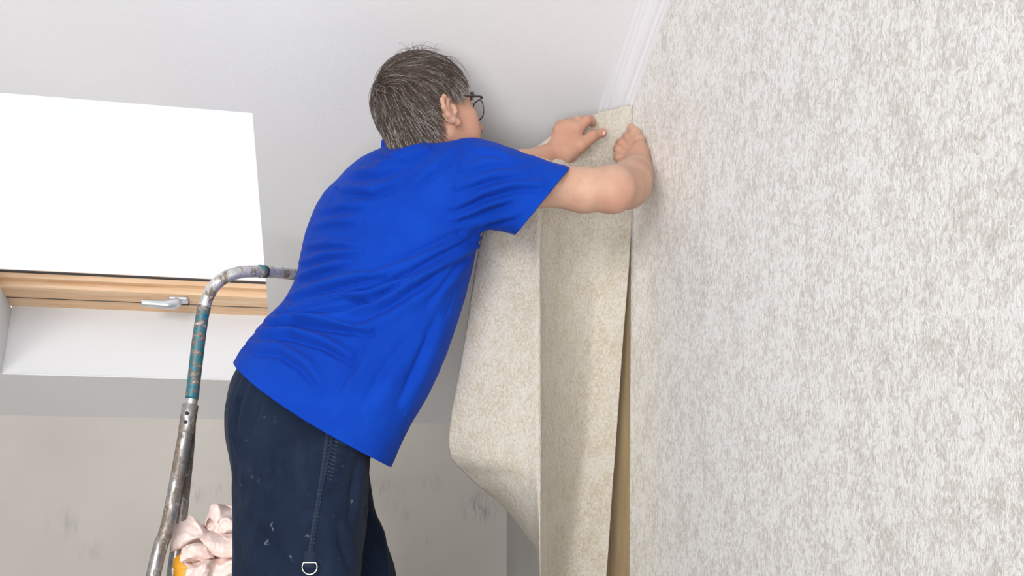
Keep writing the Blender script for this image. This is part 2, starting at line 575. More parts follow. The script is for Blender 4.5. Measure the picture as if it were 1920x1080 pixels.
wbox('sash_rail', 0, u1 - sw / 2, RD + 0.028, sx, sw / 2, 0.036, M['wood'], 0.004)
wbox('sash_stile', -sx + sw / 2, (u0 + u1) / 2, RD + 0.028, sw / 2, (u1 - u0) / 2 - sw, 0.036, M['wood'], 0.004)
wbox('sash_stile', sx - sw / 2, (u0 + u1) / 2, RD + 0.028, sw / 2, (u1 - u0) / 2 - sw, 0.036, M['wood'], 0.004)
wbox('gap_shade', 0, FW + 0.002, RD + 0.010, HX, 0.006, 0.012, M['dark'])  # dark strip standing in for the shade in the gap below the sash
wbox('glazing_bead', 0, u0 + sw + 0.008, RD + 0.030, sx - sw, 0.008, 0.012, M['wood'], 0.002)
wbox('gasket', 0, u0 + sw + 0.018, RD + 0.041, sx - sw, 0.0022, 0.0035, M['dark'])
wbox('pane', 0, (u0 + u1) / 2, RD + 0.044, sx - sw + 0.004, (u1 - u0) / 2 - sw + 0.004, 0.003, M['glass'])
# handle on the lower sash rail
hx0, hx1 = -0.605 - XM - 0.0, 0
def wp(x, u, n):
    return O_ + EX * x + US * u + NS * n
def px_on_sash(px, n):
    """x position on the sash rail seen at column px"""
    best = None
    for k in range(400):
        x = -HX + 2 * HX * k / 399
        q = wp(x, u0 + 0.012, n)
        a, _, _ = to_px(np.array([[q.x, q.y, q.z]]))
        if best is None or abs(a[0] - px) < best[0]:
            best = (abs(a[0] - px), x)
    return best[1]
ha, hb = px_on_sash(329, RD - 0.03), px_on_sash(270, RD - 0.05)
hu = FW + 0.040
hp = wbox('handle_plate', ha + 0.012, hu, RD - 0.015, 0.031, 0.015, 0.007, M['steel_handle'], 0.006)
wbox('handle_plate', ha + 0.020, hu - 0.016, RD - 0.012, 0.024, 0.012, 0.005, M['dark'], 0.004, label='dark backing plate under the window handle')
tube('handle', [wp(ha + 0.006, hu, RD - 0.020), wp(ha + 0.004, hu + 0.014, RD - 0.040), wp(ha - 0.016, hu + 0.022, RD - 0.052),
                wp((ha + hb) / 2, hu + 0.026, RD - 0.054), wp(hb, hu + 0.028, RD - 0.054)],
     [0.015, 0.017, 0.0150, 0.0115, 0.0105], M['steel_handle'], win, 18)

# cornice along the slope / gable joint
prof = [(0.0, 0.0), (0.0, -0.068), (0.006, -0.070), (0.010, -0.062), (0.010, -0.056), (0.016, -0.052), (0.018, -0.040), (0.024, -0.030),
        (0.032, -0.024), (0.034, -0.018), (0.040, -0.017), (0.042, -0.010), (0.050, -0.009), (0.052, 0.0)]
bm = bmesh.new()
rows = []
for y in (YF + 0.02, YK):
    c = Vector((XG, y, zs(y)))
    nn = -NS
    rows.append([bm.verts.new(c + Vector((-a, 0, 0)) + nn * (-b)) for a, b in prof])
for i in range(len(prof) - 1):
    bm.faces.new((rows[0][i], rows[0][i + 1], rows[1][i + 1], rows[1][i]))
bm.faces.new(rows[0]); bm.faces.new(rows[1])
bmesh.ops.recalc_face_normals(bm, faces=bm.faces)
struct('trim_1', bm, M['cornice'])

# wallpaper already on the gable wall, a child of the wall
bm = bmesh.new()
uvl = bm.loops.layers.uv.new('UVMap')
EDGE = [(2.176, 0.08), (2.148, zs(2.148) - 0.06)]
pts = [(YB, 0.08), EDGE[0], EDGE[1], (YF, ZF - 0.06), (YB, ZF - 0.06)]
fr = [bm.verts.new((XG - 0.0012, y, z)) for y, z in pts]
bk = [bm.verts.new((XG, y, z)) for y, z in pts]
bm.faces.new(fr)
for i in range(5):
    j = (i + 1) % 5
    bm.faces.new((fr[i], bk[i], bk[j], fr[j]))
bmesh.ops.recalc_face_normals(bm, faces=bm.faces)
for f in bm.faces:
    for l in f.loops:
        l[uvl].uv = (l.vert.co.y, l.vert.co.z)
mkbm('wallpaper', bm, M['paper_wall'], wall_right, False, 'cream and white dab-textured wallpaper already pasted on the gable wall', 'structure')
for nm, loc, hx, hy in (('baseboard_back', ((XL + XG) / 2, YK - 0.008, 0.04), (XG - XL) / 2, 0.008), ('baseboard_left', (XL + 0.008, (YB + YK) / 2, 0.04), 0.008, (YK - YB) / 2)):
    bm = bmesh.new()
    box_bm(bm, loc, (hx, 0, 0), (0, hy, 0), (0, 0, 0.04))
    struct(nm, bm, M['white'])

# ------------------------------------------------------------------ hanging strip
def strip():
    R = [
        [(966, 300, 2.10), (990, 284, 2.12), (1015, 268, 2.15), (1040, 251, 2.17), (1062, 240, 2.19), (1090, 226, 2.21), (1120, 212, 2.225), (1152, 203, 2.236), (1186, 195, 2.238)],
        [(945, 345, 2.12), (970, 330, 2.12), (1000, 318, 2.13), (1022, 310, 2.135), (1050, 300, 2.155), (1085, 290, 2.19), (1115, 285, 2.21), (1150, 280, 2.225), (1185, 278, 2.2425)],
        [(903, 445, 2.12), (950, 442, 2.09), (995, 440, 2.07), (1012, 440, 2.065), (1019, 440, 2.09), (1055, 440, 2.16), (1100, 440, 2.205), (1145, 440, 2.22), (1183, 440, 2.235)],
        [(871, 640, 2.09), (925, 640, 2.06), (990, 640, 2.03), (1012, 640, 2.025), (1017, 640, 2.06), (1055, 640, 2.18), (1105, 640, 2.26), (1138, 640, 2.262), (1168, 640, 2.25)],
        [(841, 830, 2.11), (905, 835, 2.065), (985, 840, 2.025), (1012, 840, 2.015), (1016, 840, 2.05), (1050, 840, 2.20), (1090, 840, 2.30), (1124, 840, 2.31), (1154, 840, 2.295)],
        [(876, 891, 2.18), (928, 897, 2.10), (990, 900, 2.03), (1012, 905, 2.01), (1016, 905, 2.05), (1047, 905, 2.205), (1083, 905, 2.31), (1118, 905, 2.32), (1149, 905, 2.305)],
        [(942, 948, 2.23), (963, 953, 2.14), (1000, 960, 2.04), (1012, 965, 2.01), (1016, 965, 2.05), (1043, 965, 2.21), (1076, 965, 2.315), (1112, 965, 2.325), (1145, 965, 2.31)],
        [(988, 1006, 2.26), (998, 1012, 2.16), (1008, 1020, 2.06), (1012, 1025, 2.01), (1016, 1025, 2.05), (1040, 1025, 2.215), (1068, 1025, 2.32), (1106, 1025, 2.33), (1141, 1025, 2.315)],
        [(1010, 1058, 2.28), (1012, 1065, 2.18), (1012, 1075, 2.06), (1013, 1080, 2.01), (1016, 1080, 2.05), (1036, 1080, 2.22), (1060, 1080, 2.325), (1100, 1080, 2.335), (1137, 1080, 2.32)],
        [(1012, 1250, 2.28), (1012, 1250, 2.18), (1013, 1250, 2.06), (1013, 1250, 2.01), (1016, 1250, 2.05), (1030, 1250, 2.22), (1050, 1250, 2.325), (1090, 1250, 2.335), (1125, 1250, 2.32)],
        [(1012, 1500, 2.26), (1012, 1500, 2.17), (1013, 1500, 2.06), (1013, 1500, 2.01), (1016, 1500, 2.05), (1030, 1500, 2.22), (1050, 1500, 2.32), (1085, 1500, 2.33), (1115, 1500, 2.31)],
    ]
    A = np.array([[list(P(*k)) for k in row] for row in R])
    def cr(A, m):
        n = A.shape[0]
        out = []
        for i in range(n - 1):
            p0, p1, p2, p3 = A[max(i - 1, 0)], A[i], A[i + 1], A[min(i + 2, n - 1)]
            for k in range(m):
                t = k / m
                out.append(0.5 * (2 * p1 + (p2 - p0) * t + (2 * p0 - 5 * p1 + 4 * p2 - p3) * t * t + (3 * p1 - p0 - 3 * p2 + p3) * t ** 3))
        out.append(A[-1])
        return np.array(out)
    G = cr(A, 14)
    G = np.swapaxes(cr(np.swapaxes(G, 0, 1), 12), 0, 1)
    nr, nc = G.shape[:2]
    du = np.linalg.norm(np.diff(G, axis=1), axis=2)
    U = np.concatenate([np.zeros((nr, 1)), np.cumsum(du, 1)], 1)
    U -= U[:, -1:]
    dv = np.linalg.norm(np.diff(G, axis=0), axis=2)
    Vv = np.concatenate([np.zeros((1, nc)), np.cumsum(dv, 0)], 0)
    base = Vector(P(1060, 1500, 2.13)); base.z = P(1060, 1500, 2.13).z
    me = bpy.data.meshes.new('wallpaper_strip')
    faces = [(i * nc + j, (i + 1) * nc + j, (i + 1) * nc + j + 1, i * nc + j + 1) for i in range(nr - 1) for j in range(nc - 1)]
    me.from_pydata((G.reshape(-1, 3) - np.array(base)).tolist(), [], faces)
    uvd = me.uv_layers.new(name='UVMap')
    li = np.zeros(len(me.loops), dtype=np.int32)
    me.loops.foreach_get('vertex_index', li)
    uv = np.stack([U.reshape(-1)[li], 2.0 - Vv.reshape(-1)[li]], 1)
    uvd.data.foreach_set('uv', uv.astype(np.float32).reshape(-1))
    o = link('wallpaper_strip', me, M['paper_strip'])
    o.location = base
    s = o.modifiers.new('thickness', 'SOLIDIFY')
    s.thickness = 0.0011
    s.offset = 0
    tag(o, 'loose cream wallpaper strip hanging folded from the man\'s hands beside the papered wall', 'wallpaper')
strip()

# ------------------------------------------------------------------ distance-field modelling (bodies, clothes)
class Field:
    def __init__(self, h):
        self.h, self.prims = h, []
    def add(self, fn, lo, hi, k=0.0, sub=False):
        self.prims.append((fn, np.array(lo) - k - 4 * self.h, np.array(hi) + k + 4 * self.h, k, sub))
    def cone(self, a, b, r0, r1, k=0.0, sub=False):
        a, b = np.array(a), np.array(b)
        m = max(r0, r1)
        def fn(X, Y, Z):
            ab = b - a
            L = float(ab @ ab) + 1e-12
            x, y, z = X - a[0], Y - a[1], Z - a[2]
            t = np.clip((x * ab[0] + y * ab[1] + z * ab[2]) / L, 0, 1)
            return np.sqrt((x - t * ab[0]) ** 2 + (y - t * ab[1]) ** 2 + (z - t * ab[2]) ** 2) - (r0 + (r1 - r0) * t)
        self.add(fn, np.minimum(a, b) - m, np.maximum(a, b) + m, k, sub)
    def chain(self, pts, radii, k=0.0, sub=False):
        for i in range(len(pts) - 1):
            self.cone(pts[i], pts[i + 1], radii[i], radii[i + 1], k if i == 0 else min(k, 0.006) if k else 0.004, sub)
    def ell(self, c, ax, radii, k=0.0, sub=False):
        c = np.array(c)
        A = [np.array(v) for v in ax]
        m = max(radii)
        def fn(X, Y, Z):
            x, y, z = X - c[0], Y - c[1], Z - c[2]
            q = [(x * v[0] + y * v[1] + z * v[2]) for v in A]
            k0 = np.sqrt(sum((q[i] / radii[i]) ** 2 for i in range(3)))
            k1 = np.sqrt(sum((q[i] / radii[i] ** 2) ** 2 for i in range(3))) + 1e-9
            return k0 * (k0 - 1) / k1
        self.add(fn, c - m, c + m, k, sub)
    def loft(self, verts, faces, k=0.0, band=0.05):
        """closed mesh (quads) as a distance field"""
        h = self.h
        V = np.asarray(verts, dtype=np.float32)
        T3 = []
        for f in faces:
            for i in range(1, len(f) - 1):
                T3.append((f[0], f[i], f[i + 1]))
        hw = band / h
        g = openvdb.FloatGrid.createLevelSetFromPolygons(V, triangles=np.array(T3, dtype=np.uint32), transform=openvdb.createLinearTransform(h), halfWidth=hw)
        lo, hi = V.min(0) - band - 2 * h, V.max(0) + band + 2 * h
        i0 = np.floor(lo / h).astype(int)
        sh = (np.ceil(hi / h).astype(int) - i0 + 1)
        arr = np.zeros(tuple(sh), dtype=np.float32)
        g.copyToArray(arr, ijk=tuple(int(q) for q in i0))
        def fn(X, Y, Z):
            i = np.clip(np.rint(X / h).astype(int) - i0[0], 0, sh[0] - 1)
            j = np.clip(np.rint(Y / h).astype(int) - i0[1], 0, sh[1] - 1)
            l = np.clip(np.rint(Z / h).astype(int) - i0[2], 0, sh[2] - 1)
            return arr[np.ix_(i.ravel(), j.ravel(), l.ravel())]
        self.add(fn, V.min(0), V.max(0), min(k, band * 0.8))
    def mesh(self, relax=0):
        h, B = self.h, 48
        lo = np.min([p[1] for p in self.prims], 0)
        hi = np.max([p[2] for p in self.prims], 0)
        i0, i1 = np.floor(lo / h).astype(int) - 2, np.ceil(hi / h).astype(int) + 2
        bg = 4 * h
        g = openvdb.FloatGrid(bg)
        g.transform = openvdb.createLinearTransform(h)
        for bi in range(i0[0], i1[0], B):
            for bj in range(i0[1], i1[1], B):
                for bk in range(i0[2], i1[2], B):
                    a, b = np.array((bi, bj, bk)) * h, np.array((bi + B, bj + B, bk + B)) * h
                    ps = [p for p in self.prims if np.all(p[1] < b) and np.all(p[2] > a)]
                    if not ps:
                        continue
                    X = (np.arange(bi, bi + B) * h).reshape(-1, 1, 1)
                    Y = (np.arange(bj, bj + B) * h).reshape(1, -1, 1)
                    Z = (np.arange(bk, bk + B) * h).reshape(1, 1, -1)
                    D = np.full((B, B, B), 1.0)
                    for fn, _, _, k, sub in ps:
                        d = fn(X, Y, Z)
                        if sub:
                            if k > 0:
                                hh = np.maximum(k - np.abs(D + d), 0) / k
                                D = np.maximum(D, -d) + hh * hh * k * 0.25
                            else:
                                D = np.maximum(D, -d)
                        elif k > 0:
                            hh = np.maximum(k - np.abs(D - d), 0) / k
                            D = np.minimum(D, d) - hh * hh * k * 0.25
                        else:
                            D = np.minimum(D, d)
                    g.copyFromArray(np.clip(D, -bg, bg).astype(np.float32), ijk=(bi, bj, bk))
        pts, quads = g.convertToQuads(0.0)
        pts = np.array(pts, dtype=np.float64)
        quads = np.array(quads)[:, ::-1].astype(np.int64)
        # keep outward winding
        c = pts[quads]
        vol = np.einsum('ij,ij->', c[:, 0], np.cross(c[:, 1] - c[:, 0], c[:, 2] - c[:, 0]))
        if vol < 0:
            quads = quads[:, ::-1]
        for _ in range(relax):
            pts = lap(pts, quads, 0.5)
        return pts, quads

def lap(pts, quads, w):
    e = np.concatenate([quads[:, [0, 1]], quads[:, [1, 2]], quads[:, [2, 3]], quads[:, [3, 0]]])
    e = np.concatenate([e, e[:, ::-1]])
    s = np.zeros_like(pts)
    for k in range(3):
        s[:, k] = np.bincount(e[:, 0], pts[e[:, 1], k], minlength=len(pts))
    n = np.maximum(np.bincount(e[:, 0], minlength=len(pts)), 1)
    return pts * (1 - w) + s / n[:, None] * w

def vnormals(pts, quads):
    n = np.cross(pts[quads[:, 2]] - pts[quads[:, 0]], pts[quads[:, 3]] - pts[quads[:, 1]])
    out = np.zeros_like(pts)
    for c in range(4):
        for k in range(3):
            out[:, k] += np.bincount(quads[:, c], n[:, k], minlength=len(pts))
    return out / (np.linalg.norm(out, axis=1, keepdims=True) + 1e-12)

def ring_loft(rings, seg=48, sub=6, expo=2.0):
    """rings: (Lpx, Ldepth offset, Rpx, Rdepth offset, centre depth, half thickness B) -> closed loft mesh.
    L and R are the two outline points; B is the half thickness along the view."""
    C, A, Bv = [], [], []
    for (l, r, d, dl, dr, b) in rings:
        pl, pr = P(l[0], l[1], d + dl), P(r[0], r[1], d + dr)
        C.append((pl + pr) / 2); A.append((pr - pl) / 2); Bv.append(WV * b)
    def interp(arr):
        out = []
        n = len(arr)
        for i in range(n - 1):
            p0, p1, p2, p3 = arr[max(i - 1, 0)], arr[i], arr[i + 1], arr[min(i + 2, n - 1)]
            for k in range(sub):
                t = k / sub
                out.append(0.5 * ((2 * p1) + (p2 - p0) * t + (2 * p0 - 5 * p1 + 4 * p2 - p3) * t * t + (3 * p1 - p0 - 3 * p2 + p3) * t ** 3))
        out.append(arr[-1])
        return out
    C, A, Bv = interp(C), interp(A), interp(Bv)
    V, F = [], []
    for c, a, b in zip(C, A, Bv):
        for k in range(seg):
            an = 2 * math.pi * k / seg
            ca, sa = math.cos(an), math.sin(an)
            ca = math.copysign(abs(ca) ** (2 / expo), ca)
            sa = math.copysign(abs(sa) ** (2 / expo), sa)
            V.append(c + a * ca + b * sa)
    n = len(C)
    for i in range(n - 1):
        for k in range(seg):
            k2 = (k + 1) % seg
            F.append((i * seg + k, i * seg + k2, (i + 1) * seg + k2, (i + 1) * seg + k))
    V.append(C[0]); V.append(C[-1])
    for k in range(seg):
        k2 = (k + 1) % seg
        F.append((n * seg, k2, k))
        F.append((n * seg + 1, (n - 1) * seg + k, (n - 1) * seg + k2))
    return [tuple(v) for v in V], F

def poly_dist(px, py, line):
    """distance in px to a polyline and the position along it (0..1)"""
    best = np.full(px.shape, 1e9)
    tt = np.zeros(px.shape)
    side = np.zeros(px.shape)
    L = [math.dist(line[i], line[i + 1]) for i in range(len(line) - 1)]
    tot, acc = sum(L), 0
    for i in range(len(line) - 1):
        (x0, y0), (x1, y1) = line[i], line[i + 1]
        dx, dy = x1 - x0, y1 - y0
        t = np.clip(((px - x0) * dx + (py - y0) * dy) / (L[i] ** 2), 0, 1)
        ex, ey = px - x0 - t * dx, py - y0 - t * dy
        d = np.hypot(ex, ey)
        m = d < best
        best[m] = d[m]
        tt[m] = ((acc + t * L[i]) / tot)[m]
        side[m] = (np.sign(dx * ey - dy * ex) * d)[m]
        acc += L[i]
    return best, tt, side

FK = 2.4
def wrinkle(pts, nor, lines):
    """cloth folds: each line is (points in the picture, half width px, height m); they sit on the near side of the cloth"""
    px, py, d = to_px(pts)
    view = pts - np.array(CAM)
    view /= np.linalg.norm(view, axis=1, keepdims=True)
    near = np.clip(-(nor * view).sum(1) * 3 + 0.35, 0, 1)
    disp = np.zeros(len(pts))
    for line, w, hgt in lines:
        dd, t, sd = poly_dist(px, py, line)
        env = np.sin(np.pi * np.clip(t * 0.86 + 0.07, 0, 1)) ** 0.7
        # a rounded crest with a tighter valley on its lower side
        disp += hgt * env * FK * (np.exp(-(sd / w) ** 2) - 0.9 * np.exp(-((sd - 1.2 * w) / (0.5 * w)) ** 2)) * (dd < 4 * w)
    return pts + nor * (disp * near)[:, None]

def noise_disp(pts, nor, scale, amp, seed=0.0):
    o = np.array([noise.fractal((x * scale[0] + seed, y * scale[1], z * scale[2]), 0.6, 2.0, 3) for x, y, z in pts.tolist()])
    return pts + nor * (o * amp)[:, None]

# ------------------------------------------------------------------ the man
ZFEET = 0.50
base = Q(-0.42, 2.05, ZFEET)
man = thing('person', 'man in glasses, blue t-shirt and navy work trousers leaning to press wallpaper onto the wall', 'person', base)

# head frame
PHI, PITCH = math.radians(36), math.radians(18)
fh = RV * math.cos(PHI) + WV * math.sin(PHI)
lh = RV * -math.sin(PHI) + WV * math.cos(PHI)
hx = fh * math.cos(PITCH) + UP * math.sin(PITCH)
hz = UP * math.cos(PITCH) - fh * math.sin(PITCH)
HO = P(808, 228, 2.03)
def Hh(x, y, z):
    return HO + hx * x + lh * y + hz * z
HAX = (hx, lh, hz)

F = Field(0.0018)
# torso and legs inside the clothes
F.cone(P(590, 720, 2.07), P(700, 500, 2.08), 0.10, 0.10)
F.cone(P(700, 500, 2.08), P(770, 385, 2.08), 0.10, 0.09, 0.05)
F.cone(P(545, 770, 2.02), P(560, 1150, 1.98), 0.075, 0.055, 0.05)
F.cone(P(560, 1150, 1.98), P(575, 1570, 2.00), 0.055, 0.036, 0.03)
F.cone(P(605, 800, 2.12), P(640, 1000, 2.19), 0.070, 0.052, 0.05)
F.cone(P(640, 1000, 2.19), P(668, 1200, 2.21), 0.052, 0.045, 0.03)
F.cone(P(668, 1200, 2.21), P(650, 1520, 2.22), 0.045, 0.034, 0.03)
# neck
F.cone(Hh(-0.030, 0, -0.03), P(777, 312, 2.08), 0.058, 0.056, 0.03)
F.cone(Hh(0.0, 0, -0.05), P(788, 312, 2.07), 0.052, 0.054, 0.02)
# skull and face
F.ell(Hh(-0.012, 0, 0.042), HAX, (0.100, 0.077, 0.084), 0.02)
F.ell(Hh(0.028, 0, 0.000), HAX, (0.066, 0.064, 0.090), 0.02)
F.ell(Hh(0.032, 0, -0.055), HAX, (0.054, 0.056, 0.052), 0.02)
for s in (-1, 1):
    F.cone(Hh(-0.004, s * 0.057, -0.040), Hh(0.066, s * 0.018, -0.092), 0.017, 0.017, 0.02)
    F.cone(Hh(0.086, s * 0.010, 0.030), Hh(0.066, s * 0.047, 0.028), 0.011, 0.010, 0.012)
    F.ell(Hh(0.060, s * 0.044, -0.012), HAX, (0.026, 0.022, 0.022), 0.02)
    F.ell(Hh(0.058, s * 0.036, -0.045), HAX, (0.030, 0.022, 0.028), 0.02)
F.ell(Hh(0.080, 0, -0.093), HAX, (0.020, 0.022, 0.018), 0.015)
F.cone(Hh(0.090, 0, 0.022), Hh(0.113, 0, -0.020), 0.0095, 0.0125, 0.010)
F.ell(Hh(0.116, 0, -0.025), HAX, (0.014, 0.013, 0.012), 0.006)
for s in (-1, 1):
    F.ell(Hh(0.104, s * 0.012, -0.030), HAX, (0.012, 0.0085, 0.0085), 0.005)
    F.ell(Hh(0.107, s * 0.007, -0.038), HAX, (0.005, 0.0035, 0.005), 0.002, sub=True)
    F.ell(Hh(0.098, s * 0.031, 0.010), HAX, (0.018, 0.018, 0.011), 0.010, sub=True)
    F.cone(Hh(0.082, s * 0.022, 0.0185), Hh(0.078, s * 0.042, 0.0165), 0.0045, 0.004, 0.004)
    F.cone(Hh(0.083, s * 0.021, 0.003), Hh(0.078, s * 0.042, 0.004), 0.0045, 0.004, 0.004)
F.cone(Hh(0.094, -0.018, -0.059), Hh(0.094, 0.018, -0.059), 0.006, 0.006, 0.006)
F.cone(Hh(0.092, -0.016, -0.070), Hh(0.092, 0.016, -0.070), 0.007, 0.007, 0.006)
F.cone(Hh(0.101, -0.022, -0.0645), Hh(0.101, 0.022, -0.0645), 0.0016, 0.0016, 0.002, sub=True)
# ears
def ear(s):
    E = [(0.014, 0.010, 0.072), (0.006, 0.026, 0.077), (-0.008, 0.034, 0.083), (-0.021, 0.028, 0.087), (-0.026, 0.011, 0.087),
         (-0.020, -0.008, 0.083), (-0.009, -0.023, 0.079), (0.004, -0.033, 0.075), (0.013, -0.026, 0.071)]
    t = math.radians(14)
    def ep(x, z, y):
        x, z = x * 0.82, z * 0.82
        return Hh(x * math.cos(t) - z * math.sin(t) - 0.003, s * (y + 0.004 if y > 0.0725 else y), z * math.cos(t) + x * math.sin(t) - 0.003)
    pts = [ep(*e) for e in E]
    F.chain(pts, [0.0052, 0.0050, 0.0046, 0.0046, 0.0048, 0.0052, 0.0062, 0.0072, 0.0058], 0.004)
    F.chain([ep(-0.001, 0.022, 0.079), ep(-0.012, 0.010, 0.081), ep(-0.008, -0.010, 0.078)], [0.0045, 0.005, 0.005], 0.004)
    F.ell(ep(-0.005, 0.002, 0.074), HAX, (0.019, 0.0075, 0.026), 0.006)
    F.ell(ep(0.001, -0.001, 0.088), HAX, (0.0085, 0.0080, 0.012), 0.003, sub=True)
    F.ell(ep(0.005, -0.004, 0.081), HAX, (0.0035, 0.007, 0.0045), 0.002, sub=True)
    F.cone(ep(0.012, -0.007, 0.077), ep(0.013, 0.002, 0.077), 0.0055, 0.005, 0.004)
ear(-1); ear(1)

# right arm, elbow towards us
S1, E1 = P(885, 322, 1.96), P(1149, 354, 1.905)
F.cone(S1, P(1000, 342, 1.93), 0.060, 0.046, 0.03)
F.cone(P(1000, 342, 1.93), P(1095, 357, 1.91), 0.0440, 0.0395, 0.02)
F.cone(P(1095, 357, 1.91), E1, 0.0390, 0.0405, 0.02)
F.ell(P(1152, 362, 1.885), (RV, WV, UP), (0.034, 0.026, 0.034), 0.03)
F.cone(E1, P(1180, 343, 1.985), 0.0405, 0.043, 0.02)
F.ell(P(1178, 358, 1.955), (RV, WV, UP), (0.030, 0.05, 0.026), 0.03)
F.cone(P(1180, 343, 1.985), P(1191, 326, 2.05), 0.043, 0.034, 0.02)
F.cone(P(1191, 326, 2.05), P(1193, 313, 2.10), 0.033, 0.028, 0.02)
# right hand: thumb up along the corner, fingers folded under it
F.cone(P(1195, 312, 2.10), P(1194, 282, 2.125), 0.027, 0.017, 0.010)
F.cone(P(1188, 310, 2.105), P(1184, 282, 2.135), 0.024, 0.014, 0.008)
F.cone(P(1180, 312, 2.105), P(1174, 294, 2.130), 0.020, 0.013, 0.008)
F.cone(P(1203, 306, 2.105), P(1201, 280, 2.120), 0.020, 0.015, 0.010)
def finger(pts, rad, k=0.006):
    F.chain([P(*p) for p in pts], rad, k)
finger([(1202, 292, 2.114), (1197, 264, 2.140), (1191, 250, 2.155), (1183, 239, 2.170)], [0.0185, 0.0135, 0.0122, 0.0092], 0.006)
finger([(1187, 278, 2.130), (1178, 261, 2.148), (1174, 255, 2.17), (1178, 250, 2.195)], [0.0130, 0.0100, 0.0090, 0.008], 0.0025)
finger([(1179, 285, 2.128), (1167, 270, 2.138), (1162, 268, 2.16), (1168, 262, 2.195)], [0.0130, 0.0105, 0.0095, 0.008], 0.0025)
finger([(1175, 293, 2.122), (1161, 281, 2.130), (1157, 279, 2.15), (1163, 275, 2.19)], [0.0125, 0.0100, 0.0092, 0.008], 0.0025)
finger([(1173, 302, 2.115), (1161, 296, 2.120), (1157, 294, 2.135), (1161, 290, 2.18)], [0.0118, 0.0098, 0.0088, 0.0075], 0.0025)

# left arm reaching past the chest
F.cone(P(765, 312, 2.20), P(905, 345, 2.08), 0.050, 0.042, 0.03)
F.cone(P(905, 345, 2.08), P(975, 316, 2.135), 0.041, 0.036, 0.02)
F.cone(P(975, 316, 2.135), P(1040, 288, 2.175), 0.034, 0.0255, 0.02)
# left hand: back of the hand to us
F.cone(P(1036, 288, 2.175), P(1052, 246, 2.180), 0.0225, 0.0165, 0.012)
F.cone(P(1044, 287, 2.175), P(1061, 241, 2.178), 0.0240, 0.0170, 0.012)
F.cone(P(1053, 287, 2.175), P(1071, 240, 2.178), 0.0240, 0.0170, 0.012)
F.cone(P(1061, 285, 2.175), P(1081, 245, 2.180), 0.0225, 0.0165, 0.012)
for q in ((1046, 240), (1057, 235), (1069, 234), (1081, 240)):
    F.ell(P(q[0], q[1], 2.169), (RV, WV, UP), (0.009, 0.008, 0.009), 0.008)
finger([(1082, 243, 2.178), (1100, 226, 2.178), (1107, 226, 2.190), (1112, 232, 2.205)], [0.0135, 0.0105, 0.0098, 0.0080])
finger([(1070, 238, 2.180), (1082, 227, 2.185), (1087, 230, 2.203), (1090, 238, 2.206)], [0.0135, 0.0100, 0.0090, 0.0080])
finger([(1058, 239, 2.180), (1064, 230, 2.188), (1070, 234, 2.198), (1076, 243, 2.198)], [0.0130, 0.0098, 0.0090, 0.0080])
finger([(1047, 245, 2.180), (1049, 235, 2.188), (1054, 240, 2.196), (1060, 250, 2.192)], [0.0120, 0.0090, 0.0085, 0.0075])
finger([(1063, 288, 2.172), (1088, 272, 2.172), (1110, 256, 2.176), (1130, 249, 2.190)], [0.0185, 0.0150, 0.0120, 0.0098], 0.012)
bpts, bq = F.mesh(relax=1)

# flush: redder elbow, hands, ears, cheeks
flush = np.zeros(len(bpts))
def blush(c, r, a):
    global flush
    d = np.linalg.norm(bpts - np.array(c), axis=1)
    flush = np.maximum(flush, a * np.exp(-(d / r) ** 2))
blush(P(1158, 368, 1.87), 0.026, 0.55)
blush(P(1062, 258, 2.17), 0.06, 0.50)
blush(P(1120, 252, 2.17), 0.035, 0.55)
blush(P(1100, 228, 2.17), 0.02, 0.6)
blush(P(1172, 280, 2.13), 0.04, 0.50)
blush(Hh(-0.01, -0.08, 0.0), 0.03, 0.45)
blush(Hh(0.05, -0.05, -0.03), 0.06, 0.5)
blush(Hh(0.11, 0, -0.03), 0.025, 0.6)
blush(Hh(-0.03, -0.05, -0.07), 0.06, 0.45)
body = mk('body', bpts, bq, M['skin'], man)
at = body.data.attributes.new('flush', 'FLOAT', 'POINT')
at.data.foreach_set('value', flush.astype(np.float32))

# nails
def nail(px, py, d, ax, ay, rx, ry):
    c = P(px, py, d)
    u = (RV * ax[0] + UP * ax[1]).normalized()
    w = WV.cross(u).normalized()
    v, f = [], []
    for i in range(5):
        for k in range(12):
            an = 2 * math.pi * k / 12
            rr = i / 4
            v.append(c + u * (rx * rr * math.cos(an)) + w * (ry * rr * math.sin(an)) - WV * (0.0022 * (1 - rr * rr)))
    for i in range(4):
        for k in range(12):
            k2 = (k + 1) % 12
            f.append((i * 12 + k, i * 12 + k2, (i + 1) * 12 + k2, (i + 1) * 12 + k))
    mk('fingernail', v, f, M['nail'], man)
nail(1131, 249, 2.1800, (1, 0.25), None, 0.0062, 0.0052)
nail(1184, 239, 2.1765, (-0.6, 1), None, 0.0060, 0.0050)

# eyes, brows
for s in (-1, 1):
    bm = bmesh.new()
    bmesh.ops.create_uvsphere(bm, u_segments=20, v_segments=14, radius=0.0122, matrix=Matrix.Translation(Hh(0.0735, s * 0.031, 0.010)))
    e = mkbm('eye', bm, M['eye_white'], man)
    bm = bmesh.new()
    bmesh.ops.create_uvsphere(bm, u_segments=16, v_segments=10, radius=0.0060, matrix=Matrix.Translation(Hh(0.0805, s * 0.031, 0.010)))
    mkbm('iris', bm, M['iris'], e)

